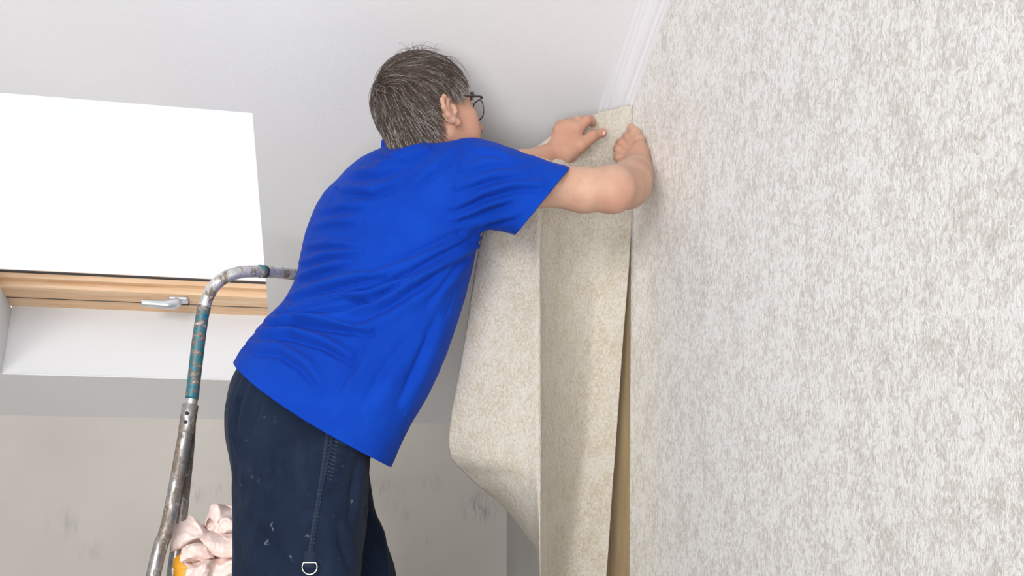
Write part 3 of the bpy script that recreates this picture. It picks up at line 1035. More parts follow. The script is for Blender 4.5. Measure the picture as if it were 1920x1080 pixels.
def strands(name, S_list, parent, mat, radius, grey=None, kind='stuff', label=None):
    """S_list: array (n, m, 3) of world points"""
    A = np.asarray(S_list)
    n, m = A.shape[:2]
    cu = bpy.data.hair_curves.new(name)
    cu.add_curves([m] * n)
    cu.attributes['position'].data.foreach_set('vector', (A.reshape(-1, 3) - np.array(wl(parent))).astype(np.float32).reshape(-1))
    ra = cu.attributes.get('radius') or cu.attributes.new('radius', 'FLOAT', 'POINT')
    t = np.tile(np.linspace(1, 0.35, m), n) * radius
    ra.data.foreach_set('value', t.astype(np.float32))
    if grey is not None:
        ga = cu.attributes.new('grey', 'FLOAT', 'CURVE')
        ga.data.foreach_set('value', np.asarray(grey, dtype=np.float32))
    cu.materials.append(mat)
    o = bpy.data.objects.new(name, cu)
    COL.objects.link(o)
    o.parent = parent
    WL[o.name] = wl(parent)
    return tag(o, label, None, None, kind)

# hair: a dark cap on the skull with the strands combed over it
CC, CRAD = np.array((-0.012, 0, 0.042)), np.array((0.100, 0.077, 0.084))
def hair_ok(x, y, z):
    """is (x, y, z), on the skull in head coordinates, under hair?"""
    if x > 0.070 - 0.25 * max(0, 0.085 - z) - 0.14 * abs(y) and z < 0.108:
        return False
    if z < 0.020 and x > 0.047:
        return False
    if z < 0.040 and -0.034 < x <= 0.022:
        return z > 0.033
    if x > 0.0 and z < -0.002:
        return False
    return z > -0.062 + 1.35 * max(0, x + 0.055)
def surf(p):
    """nearest scalp point and outward normal for a point in head coordinates; below the widest level the nape runs down"""
    e = p - CC
    rr = math.sqrt(((e / CRAD) ** 2).sum())
    q1 = CC + e / rr
    n1 = (q1 - CC) / CRAD ** 2
    n1 /= np.linalg.norm(n1)
    if p[2] >= 0.042:
        return q1, n1
    b = min(1, max(0, (0.035 - p[0]) / 0.06))
    if b == 0:
        return q1, n1
    r2 = math.hypot(e[0] / CRAD[0], e[1] / CRAD[1]) + 1e-9
    f = 1 - 0.13 * ((0.042 - p[2]) / 0.1) ** 1.4
    q2 = np.array((CC[0] + e[0] / r2 * f, e[1] / r2 * f, p[2]))
    n2 = np.array((e[0] / CRAD[0] ** 2, e[1] / CRAD[1] ** 2, -3.0))
    n2 /= np.linalg.norm(n2)
    q = q1 * (1 - b) + q2 * b
    n = n1 * (1 - b) + n2 * b
    return q, n / np.linalg.norm(n)
def sk_point(d):
    r = 1 / math.sqrt((d[0] / CRAD[0]) ** 2 + (d[1] / CRAD[1]) ** 2 + (d[2] / CRAD[2]) ** 2)
    p = CC + d * r
    if p[2] < 0.042:
        p[2] = 0.042 - (0.042 - p[2]) * 1.35
    return surf(p)[0]
def cap():
    nu, nv = 150, 110
    v, f, keep = [], [], []
    for j in range(nv):
        th = math.pi * (j + 0.5) / nv * 0.86
        for i in range(nu):
            a = 2 * math.pi * i / nu
            d = np.array((math.sin(th) * math.cos(a), math.sin(th) * math.sin(a), math.cos(th)))
            p = sk_point(d)
            ok = hair_ok(*p)
            nn = surf(p)[1]
            p2 = p + nn * 0.0045
            v.append(Hh(*p2)); keep.append(ok)
    for j in range(nv - 1):
        for i in range(nu):
            q = (j * nu + i, j * nu + (i + 1) % nu, (j + 1) * nu + (i + 1) % nu, (j + 1) * nu + i)
            if all(keep[k] for k in q):
                f.append(q)
    return mk('hair', v, f, M['hair_cap'], man, True, 'short brown hair going grey above the ear')
hair = cap()

def comb():
    out, grey = [], []
    crown = np.array((-0.075, 0.005, 0.100))
    m = 9
    tries = 0
    while len(out) < 9500 and tries < 60000:
        tries += 1
        d = rng.normal(size=3)
        d /= np.linalg.norm(d)
        if d[2] < -0.85:
            continue
        p = sk_point(d)
        if not hair_ok(*p):
            continue
        nn = surf(p)[1]
        away = p - crown
        # combed away from the crown, down at the back, forward over the top
        dirv = away / (np.linalg.norm(away) + 0.02)
        side = min(1, abs(p[1]) / 0.07)
        if p[2] > 0.07:
            dirv = dirv + np.array((0.9, -0.25, 0))
        else:
            dirv = dirv + np.array((0.70 * side + 0.10, 0, -0.9))
        dirv = dirv + rng.normal(size=3) * 0.22
        dirv -= nn * (dirv @ nn)
        dirv /= np.linalg.norm(dirv) + 1e-9
        top = max(0.0, min(1, (p[2] - 0.0) / 0.10))
        L = 0.016 + 0.030 * top + rng.uniform(0, 0.012)
        low = p[2] < 0.03
        lift = (0.0045 if low else 0.008) + rng.uniform(0, 0.0075) * (0.45 + 0.55 * top)
        if rng.uniform() < 0.012 and p[2] > 0.09:
            lift += rng.uniform(0.006, 0.022); L += 0.015
        pts = []
        q = p.copy()
        dv = dirv.copy()
        wob = rng.normal(size=3) * 0.15
        for k in range(m):
            t = k / (m - 1)
            q, nn2 = surf(q)
            h = 0.0035 + lift * (1 - (1 - t) ** 2) * (1 - 0.25 * t)
            pts.append(Hh(*(q + nn2 * h)))
            st = dv + wob * t
            st -= nn2 * (st @ nn2)
            st /= np.linalg.norm(st) + 1e-9
            q = q + st * L / (m - 1)
        out.append(pts)
        temple = max(0, 1 - abs(p[0] - 0.035) / 0.055) * max(0, 1 - abs(p[2] - 0.035) / 0.055)
        g = 0.11 + 0.80 * temple + (0.10 if p[2] < 0.03 else 0)
        grey.append(g)
    return np.array(out), grey
A, G = comb()
strands('hair_strands', A, hair, M['hair_strand'], 0.00055, G)
# stray tufts above the crown
tuft = []
for k in range(26):
    x0 = rng.uniform(-0.025, 0.045); y0 = rng.uniform(-0.03, 0.02)
    z0 = 0.042 + 0.084 * math.sqrt(max(0, 1 - ((x0 + 0.012) / 0.1) ** 2 - (y0 / 0.077) ** 2))
    hgt, bend, c = rng.uniform(0.018, 0.038), rng.uniform(-0.030, 0.034), rng.uniform(-0.01, 0.01)
    tuft.append([Hh(x0 + bend * (t / 8) ** 2, y0 + c * t / 8, z0 + hgt * math.sin(t / 8 * 1.9)) for t in range(9)])
strands('hair_tuft', tuft, hair, M['hair_strand'], 0.0004, [0.1] * len(tuft))
# eyebrows and lashes
br = []
for s in (-1, 1):
    for k in range(130):
        u = rng.uniform()
        y = s * (0.014 + 0.036 * u)
        p0 = np.array((0.101 - 0.021 * u ** 1.5, y, 0.0315 + 0.004 * math.sin(u * 3) + rng.normal() * 0.0022))
        dv = np.array((0.006, s * 0.006, 0.003)) + rng.normal(size=3) * 0.0018
        br.append([Hh(*(p0 + dv * t / 4 + np.array((0, 0, -0.003)) * (t / 4) ** 2)) for t in range(5)])
    for k in range(40):
        u = rng.uniform(-1, 1)
        p0 = np.array((0.0865 - 0.003 * u * u, s * (0.031 + 0.012 * u), 0.0165))
        br.append([Hh(*(p0 + np.array((0.009, s * 0.004 * u, 0.0)) * t / 4 + np.array((0, 0, 0.004)) * (t / 4) ** 2)) for t in range(5)])
strands('eyebrow', br, man, M['hair_strand'], 0.00035, [0.1] * len(br))

# glasses
gl = bpy.data.objects.new('glasses', None)
COL.objects.link(gl)
gl.parent = man
gl.location = Hh(0.10, 0, 0.01) - base
WL['glasses'] = Hh(0.10, 0, 0.01)
gl['label'] = 'thin dark-framed glasses'
for s in (-1, 1):
    ringp = []
    for k in range(36):
        a = 2 * math.pi * k / 36
        ca, sa = math.cos(a), math.sin(a)
        yy = s * 0.034 + 0.0258 * math.copysign(abs(ca) ** 0.75, ca)
        zz = 0.004 + 0.0190 * math.copysign(abs(sa) ** 0.75, sa)
        xx = 0.1085 - 0.18 * abs(abs(yy) - 0.010) * (1 if abs(yy) > 0.01 else 0) + 0.12 * (zz - 0.006)
        ringp.append(Hh(xx, yy, zz))
    tube('lens_rim', ringp, 0.0013, M['spectacle'], gl, 8, smooth_path=False, closed=True)
    c = sum(ringp, Vector()) / 36
    n = (hx + lh * (s * 0.18)).normalized()
    v = [p + n * 0.0004 for p in ringp] + [p - n * 0.0004 for p in ringp]
    f = [tuple(range(36)), tuple(reversed(range(36, 72)))]
    mk('lens', v, f, M['glass'], gl, False)
    tube('temple', [Hh(0.0985, s * 0.0600, 0.021), Hh(0.094, s * 0.0675, 0.022), Hh(0.05, s * 0.0745, 0.024), Hh(0.008, s * 0.080, 0.026), Hh(-0.010, s * 0.082, 0.016)],
         [0.0024, 0.0022, 0.0016, 0.0016, 0.0016], M['spectacle'], gl, 10)
tube('bridge', [Hh(0.1075, -0.009, 0.012), Hh(0.112, 0, 0.015), Hh(0.1075, 0.009, 0.012)], 0.0012, M['spectacle'], gl, 8)

# ---- t-shirt
FS = Field(0.0034)
v, f = ring_loft([
    ((436, 700), (722, 905), 2.05, 0.055, -0.055, 0.170),
    ((452, 672), (736, 868), 2.05, 0.055, -0.055, 0.168),
    ((478, 634), (764, 806), 2.055, 0.06, -0.06, 0.160),
    ((506, 599), (803, 737), 2.06, 0.065, -0.065, 0.150),
    ((535, 570), (836, 665), 2.065, 0.07, -0.07, 0.152),
    ((554, 535), (859, 597), 2.07, 0.07, -0.07, 0.155),
    ((566, 490), (878, 532), 2.075, 0.075, -0.075, 0.158),
    ((578, 440), (892, 468), 2.08, 0.08, -0.08, 0.160),
    ((600, 390), (893, 408), 2.08, 0.085, -0.085, 0.158),
    ((630, 358), (888, 358), 2.08, 0.09, -0.09, 0.148),
    ((661, 324), (878, 316), 2.08, 0.09, -0.09, 0.122),
    ((694, 303), (858, 294), 2.08, 0.08, -0.08, 0.088),
    ((724, 292), (834, 286), 2.08, 0.06, -0.06, 0.062),
], 56, 6, 2.15)
FS.loft(v, f)
v, f = ring_loft([
    ((835, 280), (825, 430), 1.985, 0, 0, 0.070),
    ((868, 263), (862, 440), 1.965, 0, 0, 0.082),
    ((915, 268), (905, 428), 1.945, 0, 0, 0.080),
    ((980, 290), (938, 432), 1.925, 0, 0, 0.072),
    ((1064, 315), (966, 440), 1.91, 0, 0, 0.064),
    ((1092, 326), (985, 462), 1.905, 0, 0, 0.062),
], 44, 6, 2.0)
FS.loft(v, f, 0.035)
FS.cone(P(770, 310, 2.19), P(890, 338, 2.10), 0.068, 0.058, 0.04)
# collar band round the neck
NC = []
for k in range(26):
    a = 2 * math.pi * k / 26
    c = P(777, 275, 2.075)
    NC.append(c + RV * (0.0635 * math.cos(a)) + WV * (0.062 * math.sin(a)) + UP * (-0.006 * math.cos(a) + 0.004 * math.sin(a)))
for k in range(26):
    a_, b_ = NC[k], NC[(k + 1) % 26]
    FS.cone(a_, b_, 0.0075, 0.0075, 0.004)
    FS.cone(a_ - UP * 0.008, b_ - UP * 0.008, 0.0075, 0.0075, 0.004)
sp, sq = FS.mesh(relax=3)

FOLDS = [
    # armpit folds sweeping down the side to the waist
    ([(897, 449), (850, 479), (775, 522), (700, 549), (610, 574), (545, 588)], 9, 0.0075),
    ([(890, 462), (815, 509), (722, 563), (650, 589), (560, 603)], 8, 0.0065),
    ([(893, 438), (840, 462), (770, 494), (715, 512)], 12, 0.0045),
    ([(860, 500), (800, 548), (735, 592), (670, 622)], 13, 0.0045),
    ([(880, 487), (845, 530), (812, 575)], 9, 0.0030),
    # short gathers at the back of the waist
    ([(560, 520), (607, 505), (650, 490)], 7, 0.0060),
    ([(548, 556), (600, 538), (668, 520), (720, 512)], 8, 0.0065),
    ([(528, 582), (585, 567), (650, 556), (700, 560)], 8, 0.0060),
    ([(506, 602), (560, 599), (620, 606), (690, 618)], 9, 0.0085),
    ([(490, 622), (550, 622), (610, 640), (660, 668)], 10, 0.0070),
    ([(474, 645), (530, 652), (575, 680), (610, 720)], 10, 0.0050),
    ([(566, 492), (612, 478), (672, 470)], 7, 0.0042),
    ([(575, 462), (620, 456), (668, 458)], 7, 0.0038),
    ([(586, 424), (625, 416), (668, 412)], 8, 0.0030),
    ([(600, 395), (640, 386), (690, 384)], 8, 0.0028),
    ([(640, 353), (699, 358), (748, 338)], 9, 0.0045),
    ([(655, 325), (705, 322), (760, 303), (800, 280)], 9, 0.0045),
    ([(706, 310), (760, 300), (805, 278)], 7, 0.0035),
    ([(770, 345), (820, 310), (846, 278)], 10, 0.0030),
    ([(715, 290), (735, 296), (790, 276)], 6, 0.0040),
    # sleeve
    ([(858, 350), (920, 330), (985, 322)], 9, 0.0040),
    ([(852, 388), (905, 362), (965, 346), (1015, 345)], 9, 0.0055),
    ([(855, 410), (905, 388), (960, 372)], 8, 0.0050),
    ([(868, 432), (915, 412), (965, 402)], 8, 0.0040),
    ([(868, 318), (915, 303), (965, 302)], 9, 0.0030),
    ([(890, 278), (925, 282), (960, 296)], 8, 0.0025),
    # hanging front
    ([(835, 600), (800, 680), (765, 760)], 14, 0.0040),
    ([(700, 640), (680, 690), (640, 745)], 14, 0.0030),
    ([(790, 640), (740, 700), (700, 770)], 18, 0.0035),
]
sn = vnormals(sp, sq)
sp = wrinkle(sp, sn, FOLDS)
# seams: armhole, side seam, hem stitching and cuff stitching
px, py, dd_ = to_px(sp)
sn = vnormals(sp, sq)
def groove(line, w, dep):
    global sp
    d, t, sd = poly_dist(px, py, line)
    view = sp - np.array(CAM)
    near = ((sn * view).sum(1) < 0)
    sp = sp - sn * (dep * np.exp(-(d / w) ** 2) * near)[:, None]
groove([(868, 268), (852, 333), (849, 395), (862, 442)], 2.2, 0.0022)
groove([(892, 470), (862, 520), (830, 610)], 2.0, 0.0014)
groove([(690, 645), (667, 692), (603, 778)], 2.0, 0.0016)
groove([(478, 655), (508, 700), (545, 730), (606, 766), (665, 805), (706, 834), (742, 846)], 1.6, 0.0012)
groove([(1050, 306), (1000, 372), (950, 428)], 1.6, 0.0012)
sn = vnormals(sp, sq)
sp = noise_disp(sp, sn, (16, 16, 9), 0.0018)
sp = lap(sp, sq, 0.35)

def plane3(a, b, c):
    n = (b - a).cross(c - a).normalized()
    return a, n
off = wl(man)
me = bpy.data.meshes.new('t_shirt')
me.from_pydata((sp - np.array(off)).tolist(), [], sq.tolist())
bm = bmesh.new()
bm.from_mesh(me)
def cut(co, no, keep_pt, region=None):
    """bisect and throw away the side without keep_pt"""
    no = no if (keep_pt - co).dot(no) < 0 else -no
    geom = bm.verts[:] + bm.edges[:] + bm.faces[:]
    if region:
        fs = [f for f in bm.faces if region(f.calc_center_median() + off)]
        es = {e for f in fs for e in f.edges}
        vs = {v for f in fs for v in f.verts}
        geom = list(vs) + list(es) + fs
    r = bmesh.ops.bisect_plane(bm, geom=geom, plane_co=co - off, plane_no=no, dist=1e-6, clear_outer=False)
    dead = [v for v in bm.verts if (v.co + off - co).dot(no) > 1e-5 and (region is None or region(v.co + off))]
    bmesh.ops.delete(bm, geom=dead, context='VERTS')
hem = plane3(P(453, 685, 2.10), P(735, 877, 1.995), P(583, 781, 1.905))
cut(hem[0], hem[1], P(700, 450, 2.05))
# the hem dips a little between the back and the front
hl, hr_ = P(453, 685, 2.10), P(735, 877, 1.995)
hn = hem[1] if hem[1].z < 0 else -hem[1]
for v_ in bm.verts:
    w_ = v_.co + off
    dist = -(w_ - hem[0]).dot(hn)
    if dist < 0.10:
        t_ = min(1, max(0, (w_ - hl).dot(hr_ - hl) / (hr_ - hl).length_squared))
        v_.co += hn * (0.013 * 4 * t_ * (1 - t_) * max(0, 1 - dist / 0.10))
cuff = plane3(P(1066, 316, 1.91), P(967, 439, 1.91), P(1016.5, 377.5, 2.02))
cut(cuff[0], cuff[1], P(900, 350, 1.95), lambda w: (w - P(930, 350, 1.95)).length < 0.30 and w.dot(RV) > P(930, 350, 1.95).dot(RV) - 0.02 and (w - CAM).dot(WV) < 2.03)
bm.to_mesh(me)
bm.free()
shirt = link('t_shirt', me, M['shirt'], man, True, 'plain royal blue short-sleeved t-shirt')
s_ = shirt.modifiers.new('cloth', 'SOLIDIFY')
s_.thickness = 0.0035
s_.offset = -1

# ---- trousers
FT = Field(0.0036)
v, f = ring_loft([
    ((500, 640), (690, 760), 2.06, 0.03, -0.03, 0.120),
    ((462, 672), (700, 800), 2.06, 0.03, -0.03, 0.128),
    ((436, 725), (690, 850), 2.055, 0.03, -0.03, 0.138),
    ((428, 780), (682, 880), 2.05, 0.02, -0.02, 0.145),
    ((436, 850), (680, 910), 2.05, 0.01, -0.01, 0.135),
    ((450, 900), (670, 940), 2.05, 0, 0, 0.10),
], 48, 6, 2.15)
FT.loft(v, f)
v, f = ring_loft([
    ((470, 690), (670, 760), 2.04, 0.02, -0.02, 0.090),
    ((441, 770), (688, 815), 2.01, 0.02, -0.02, 0.116),
    ((438, 850), (689, 865), 1.975, 0.02, -0.02, 0.130),
    ((440, 920), (686, 930), 1.965, 0.02, -0.02, 0.128),
    ((440, 1000), (683, 1000), 1.96, 0.02, -0.02, 0.124),
    ((440, 1085), (676, 1085), 1.96, 0.02, -0.02, 0.118),
    ((448, 1250), (672, 1250), 1.965, 0, 0, 0.110),
    ((470, 1420), (675, 1420), 1.99, 0, 0, 0.098),
    ((480, 1545), (670, 1545), 2.00, 0, 0, 0.092),
], 44, 6, 2.2)
FT.loft(v, f, 0.03)
v, f = ring_loft([
    ((520, 800), (688, 850), 2.17, 0, 0, 0.11),
    ((530, 880), (692, 900), 2.19, 0, 0, 0.12),
    ((540, 960), (703, 960), 2.21, 0, 0, 0.115),
    ((560, 1020), (724, 1020), 2.22, 0, 0, 0.112),
    ((575, 1085), (743, 1085), 2.22, 0, 0, 0.108),
    ((590, 1240), (760, 1240), 2.21, 0, 0, 0.098),
    ((580, 1400), (745, 1400), 2.21, 0, 0, 0.088),
    ((570, 1480), (735, 1480), 2.21, 0, 0, 0.085),
], 44, 6, 2.2)
FT.loft(v, f, 0.03)
tp, tq = FT.mesh(relax=3)
tn = vnormals(tp, tq)
TF = [
    ([(462, 700), (447, 745), (441, 800), (446, 850)], 6, 0.0050),
    ([(480, 705), (462, 760), (455, 820)], 8, 0.0035),
    ([(510, 730), (500, 770), (480, 820)], 9, 0.0020),
    # stiff ridge of the pocket and the puckers beside it
    ([(640, 812), (652, 817)], 4, 0.0028), ([(634, 828), (650, 832)], 4, 0.0032), ([(632, 846), (650, 850)], 4, 0.0032),
    ([(628, 864), (647, 868)], 4, 0.0032), ([(624, 882), (643, 886)], 4, 0.0030), ([(616, 912), (632, 918)], 5, 0.0035),
    ([(680, 865), (672, 920), (665, 985)], 10, 0.0040),
    ([(650, 980), (655, 1020), (668, 1060)], 12, 0.0030),
    ([(690, 955), (712, 1000), (722, 1070)], 8, 0.0035),
    ([(700, 1010), (708, 1045)], 6, 0.0020),
    ([(470, 950), (520, 990), (560, 1050)], 22, 0.0025),
    ([(640, 940), (600, 965), (560, 970)], 18, 0.0020),
]
tp = wrinkle(tp, tn, TF)
tn = vnormals(tp, tq)
tp = noise_disp(tp, tn, (10, 10, 6), 0.0035, 3.1)
tp = lap(tp, tq, 0.35)
keepf = [q for q in tq.tolist()]
trousers = mk('trousers', tp, tq, M['trousers'], man, True, 'navy work trousers with paint specks')

tbvh = BVHTree.FromPolygons([Vector(x) for x in tp.tolist()], tq.tolist())
def on_trousers(px, py, lift=0.0):
    d = (P(px, py, 1.0) - CAM).normalized()
    hit, nor, _, _ = tbvh.ray_cast(CAM, d)
    if hit is None:
        return P(px, py, 1.85)
    return hit + (CAM - hit).normalized() * lift
def ribbon(name, pts, width_px, thick, mat, parent=man, label=None, lift=0.002):
    """a flat band following the cloth"""
    bm = bmesh.new()
    rows = []
    n = len(pts)
    dense = []
    for i in range(n - 1):
        for k in range(8):
            t = k / 8
            dense.append((pts[i][0] * (1 - t) + pts[i + 1][0] * t, pts[i][1] * (1 - t) + pts[i + 1][1] * t))
    dense.append(pts[-1])
    for i, (x, y) in enumerate(dense):
        a, b = dense[max(i - 1, 0)], dense[min(i + 1, len(dense) - 1)]
        dx, dy = b[0] - a[0], b[1] - a[1]
        l = math.hypot(dx, dy)
        nx, ny = -dy / l, dx / l
        row = []
        for s in (-1, -0.85, 0, 0.85, 1):
            lf = lift if abs(s) < 0.9 else -0.001
            row.append(bm.verts.new(on_trousers(x + nx * width_px * s / 2, y + ny * width_px * s / 2, lf + (thick if abs(s) < 0.9 else 0))))
        rows.append(row)
    for i in range(len(rows) - 1):
        for j in range(4):
            bm.faces.new((rows[i][j], rows[i][j + 1], rows[i + 1][j + 1], rows[i + 1][j]))
    bmesh.ops.recalc_face_normals(bm, faces=bm.faces)
    return mkbm(name, bm, mat, parent, True, label)
ribbon('side_seam', [(617, 797), (610, 845), (603, 900), (596, 945), (588, 990), (581, 1036)], 9, 0.0010, M['trim'], trousers)
ribbon('pocket_edge', [(626, 800), (619, 845), (612, 880), (606, 908)], 4, 0.0020, M['trim'], trousers)
ribbon('loop_patch', [(583, 1034), (581, 1052), (580, 1064)], 24, 0.0026, M['trim'], trousers)
rc = on_trousers(581, 1063, 0.005)
ring_pts = []
for k in range(40):
    a = 2 * math.pi * k / 40
    r = 0.0142
    z = -0.3 * r if math.sin(a) > 0.55 else 0
    ring_pts.append(rc + RV * (r * math.cos(a)) + UP * (r * min(math.sin(a), 0.6)) - WV * 0.002)
tube('metal_ring', ring_pts, 0.0014, M['chrome'], trousers, 10, smooth_path=False, closed=True, label='pale metal ring hanging from the trouser loop')
# stitching knots down the side seam, raised stitches in one mesh
bm = bmesh.new()
for k in range(34):
    t = k / 33
    x, y = 619 - 36 * t, 800 + 232 * t
    for sx_ in (-3.4, 3.4):
        c = on_trousers(x + sx_, y, 0.0030)
        bmesh.ops.create_icosphere(bm, subdivisions=1, radius=0.0015, matrix=Matrix.Translation(c) @ Matrix.Diagonal((0.7, 0.7, 1.6, 1)))
    if 2 <= k < 15:
        for q in range(5):
            c = on_trousers(x + 9 + 2.2 * q, y - 2 + 0.8 * q, 0.0006)
            bmesh.ops.create_icosphere(bm, subdivisions=1, radius=0.0014, matrix=Matrix.Translation(c) @ Matrix.Diagonal((1.3, 0.8, 0.6, 1)))
mkbm('stitching', bm, M['thread'], trousers, True, None, 'stuff')

# shoes
for (ax, ay, ad, nm) in ((575, 1560, 2.0, 0), (655, 1530, 2.21, 1)):
    FB = Field(0.004)
    a = P(ax, ay, ad)
    fx = (RV * 0.80 + WV * 0.60)
    zb = ZFEET + 0.03
    def sp_(x, y, z):
        v_ = a + fx * x + (WV * 0.80 - RV * 0.60) * y
        return Vector((v_.x, v_.y, zb + z))
    FB.ell(sp_(-0.01, 0, 0.03), (fx, WV * 0.8 - RV * 0.6, UP), (0.065, 0.040, 0.045), 0.01)
    FB.ell(sp_(0.11, 0, 0.012), (fx, WV * 0.8 - RV * 0.6, UP), (0.095, 0.046, 0.034), 0.03)
    FB.cone(sp_(0.0, 0, 0.05), sp_(0.0, 0, 0.12), 0.050, 0.048, 0.03)
    vv, qq = FB.mesh(1)
    vv[:, 2] = np.maximum(vv[:, 2], ZFEET + 0.004)
    sh = mk('shoe', vv, qq, M['leather'], man)

# ------------------------------------------------------------------ step ladder
EV = (Q(-0.49, 2.38, 0) - Q(-0.735, 2.10, 0)).normalized()          # along the steps
NV = Vector((EV.y, -EV.x, 0))                                       # towards the climber
LL = P(355, 785, 2.10)
RRt = P(612, 785, 2.38)
lad = thing('step_ladder', 'paint-spattered tubular steel step ladder with taped hoop handrail behind the man', 'ladder', Q(-0.70, 2.25, 0))
hoop = [P(355, 772, 2.10), P(361, 740, 2.10), P(371, 650, 2.10), P(380, 590, 2.10), P(388, 560, 2.10), P(402, 536, 2.105), P(422, 520, 2.11), P(448, 511, 2.12),
        P(475, 509, 2.14), P(510, 510, 2.18), P(545, 514, 2.23), P(572, 520, 2.275), P(592, 532, 2.32), P(603, 556, 2.35), P(608, 600, 2.365), P(611, 680, 2.375), P(612, 772, 2.38)]
hr = tube('handrail', hoop, 0.0130, M['rail'], lad, 24)
tube('grip_tape', [P(359.5, 748, 2.10), P(362, 728, 2.10), P(371, 650, 2.10), P(379, 594, 2.10), P(383.5, 574, 2.10)], [0.0142, 0.0140, 0.0143, 0.0139, 0.0142], M['teal'], lad, 24,
     label='worn teal tape wound around the upright of the handrail')
tube('grip_tape', [P(486, 509, 2.15), P(498, 509.5, 2.163)], 0.0142, M['teal'], lad, 24, label='short band of teal tape on top of the handrail')
tube('grip_tape', [P(562, 517, 2.255), P(575, 521, 2.28)], 0.0142, M['teal'], lad, 24, label='band of teal tape on the handrail behind the man\'s back')
def coupling(a, b):
    c = tube('coupling', [a, a + (b - a) * 0.04, a + (b - a) * 0.96, b], [0.0150, 0.0172, 0.0172, 0.0150], M['steel'], lad, 24, smooth_path=False)
    d = (b - a)
    for t in (0.36, 0.66):
        q = a + d * t - WV * 0.0165 + RV * 0.001
        bm = bmesh.new()
        bmesh.ops.create_uvsphere(bm, u_segments=12, v_segments=8, radius=0.0044, matrix=Matrix.Translation(q))
        mkbm('rivet', bm, M['dark'], c)
    return c
coupling(P(357.5, 757, 2.10), P(349, 811, 2.10))
coupling(P(612, 757, 2.38), P(612, 811, 2.38))
# legs: the pair at the left shows
def leg(pts, r):
    l = tube('leg', pts, r, M['steel'], lad, 24)
    e = pts[-1]
    t = (Vector(pts[-1]) - Vector(pts[-2])).normalized()
    tube('rubber_foot', [Vector(e) - t * 0.03, Vector((e.x, e.y, 0.003))], r + 0.005, M['dark'], l, 16, smooth_path=False)
    return l
def floor_pt(lat, d):
    return Q(lat, d, 0.012)
leg([P(351.5, 790, 2.10), P(341, 850, 2.098), P(325, 935, 2.09), P(313, 992, 2.085), P(301, 1024, 2.08), P(287, 1082, 2.07), P(240, 1300, 2.03), floor_pt(-0.93, 1.93)], 0.0152)
leg([P(355, 796, 2.118), P(351, 850, 2.13), P(342, 940, 2.14), P(335, 1000, 2.15), P(322, 1100, 2.16), P(300, 1300, 2.20), floor_pt(-0.90, 2.36)], 0.0142)
leg([P(612, 790, 2.38), P(608, 1082, 2.36), floor_pt(-0.52, 2.28)], 0.0152)
leg([P(610, 796, 2.40), P(600, 1082, 2.46), floor_pt(-0.62, 2.72)], 0.0142)
# tray under the rag and the board he stands on
def board(name, c, hl, hw, th, mat, bev=0.003):
    bm = bmesh.new()
    box_bm(bm, c, EV * hl, NV * hw, UP * (th / 2), bev)
    return mkbm(name, bm, mat, lad, False)
TZ = 1.058
trc = Q(-0.64, 2.235, TZ - 0.009)
board('tray', trc, 0.175, 0.085, 0.018, M['steel'])
for sgn in (-1, 1):
    q = trc + EV * (sgn * 0.165)
    tube('tray_bar', [q - NV * 0.08 + UP * -0.02, q + NV * 0.08 - UP * 0.02], 0.008, M['steel'], lad, 12, smooth_path=False)
for zt, dn in ((0.27, 0.28),):
    board('step', Q(-0.50, 2.15, zt) + NV * dn, 0.22, 0.06, 0.025, M['plank'])
pc = Q(-0.40, 2.09, ZFEET - 0.014)
board('platform', pc, 0.30, 0.24, 0.028, M['plank'])
for a_ in (-1, 1):
    for b_ in (-1, 1):
        q = pc + EV * (0.27 * a_) + NV * (0.21 * b_)
        tube('post', [Vector((q.x, q.y, ZFEET - 0.025)), Vector((q.x, q.y, 0.002))], 0.014, M['steel'], lad, 14, smooth_path=False)

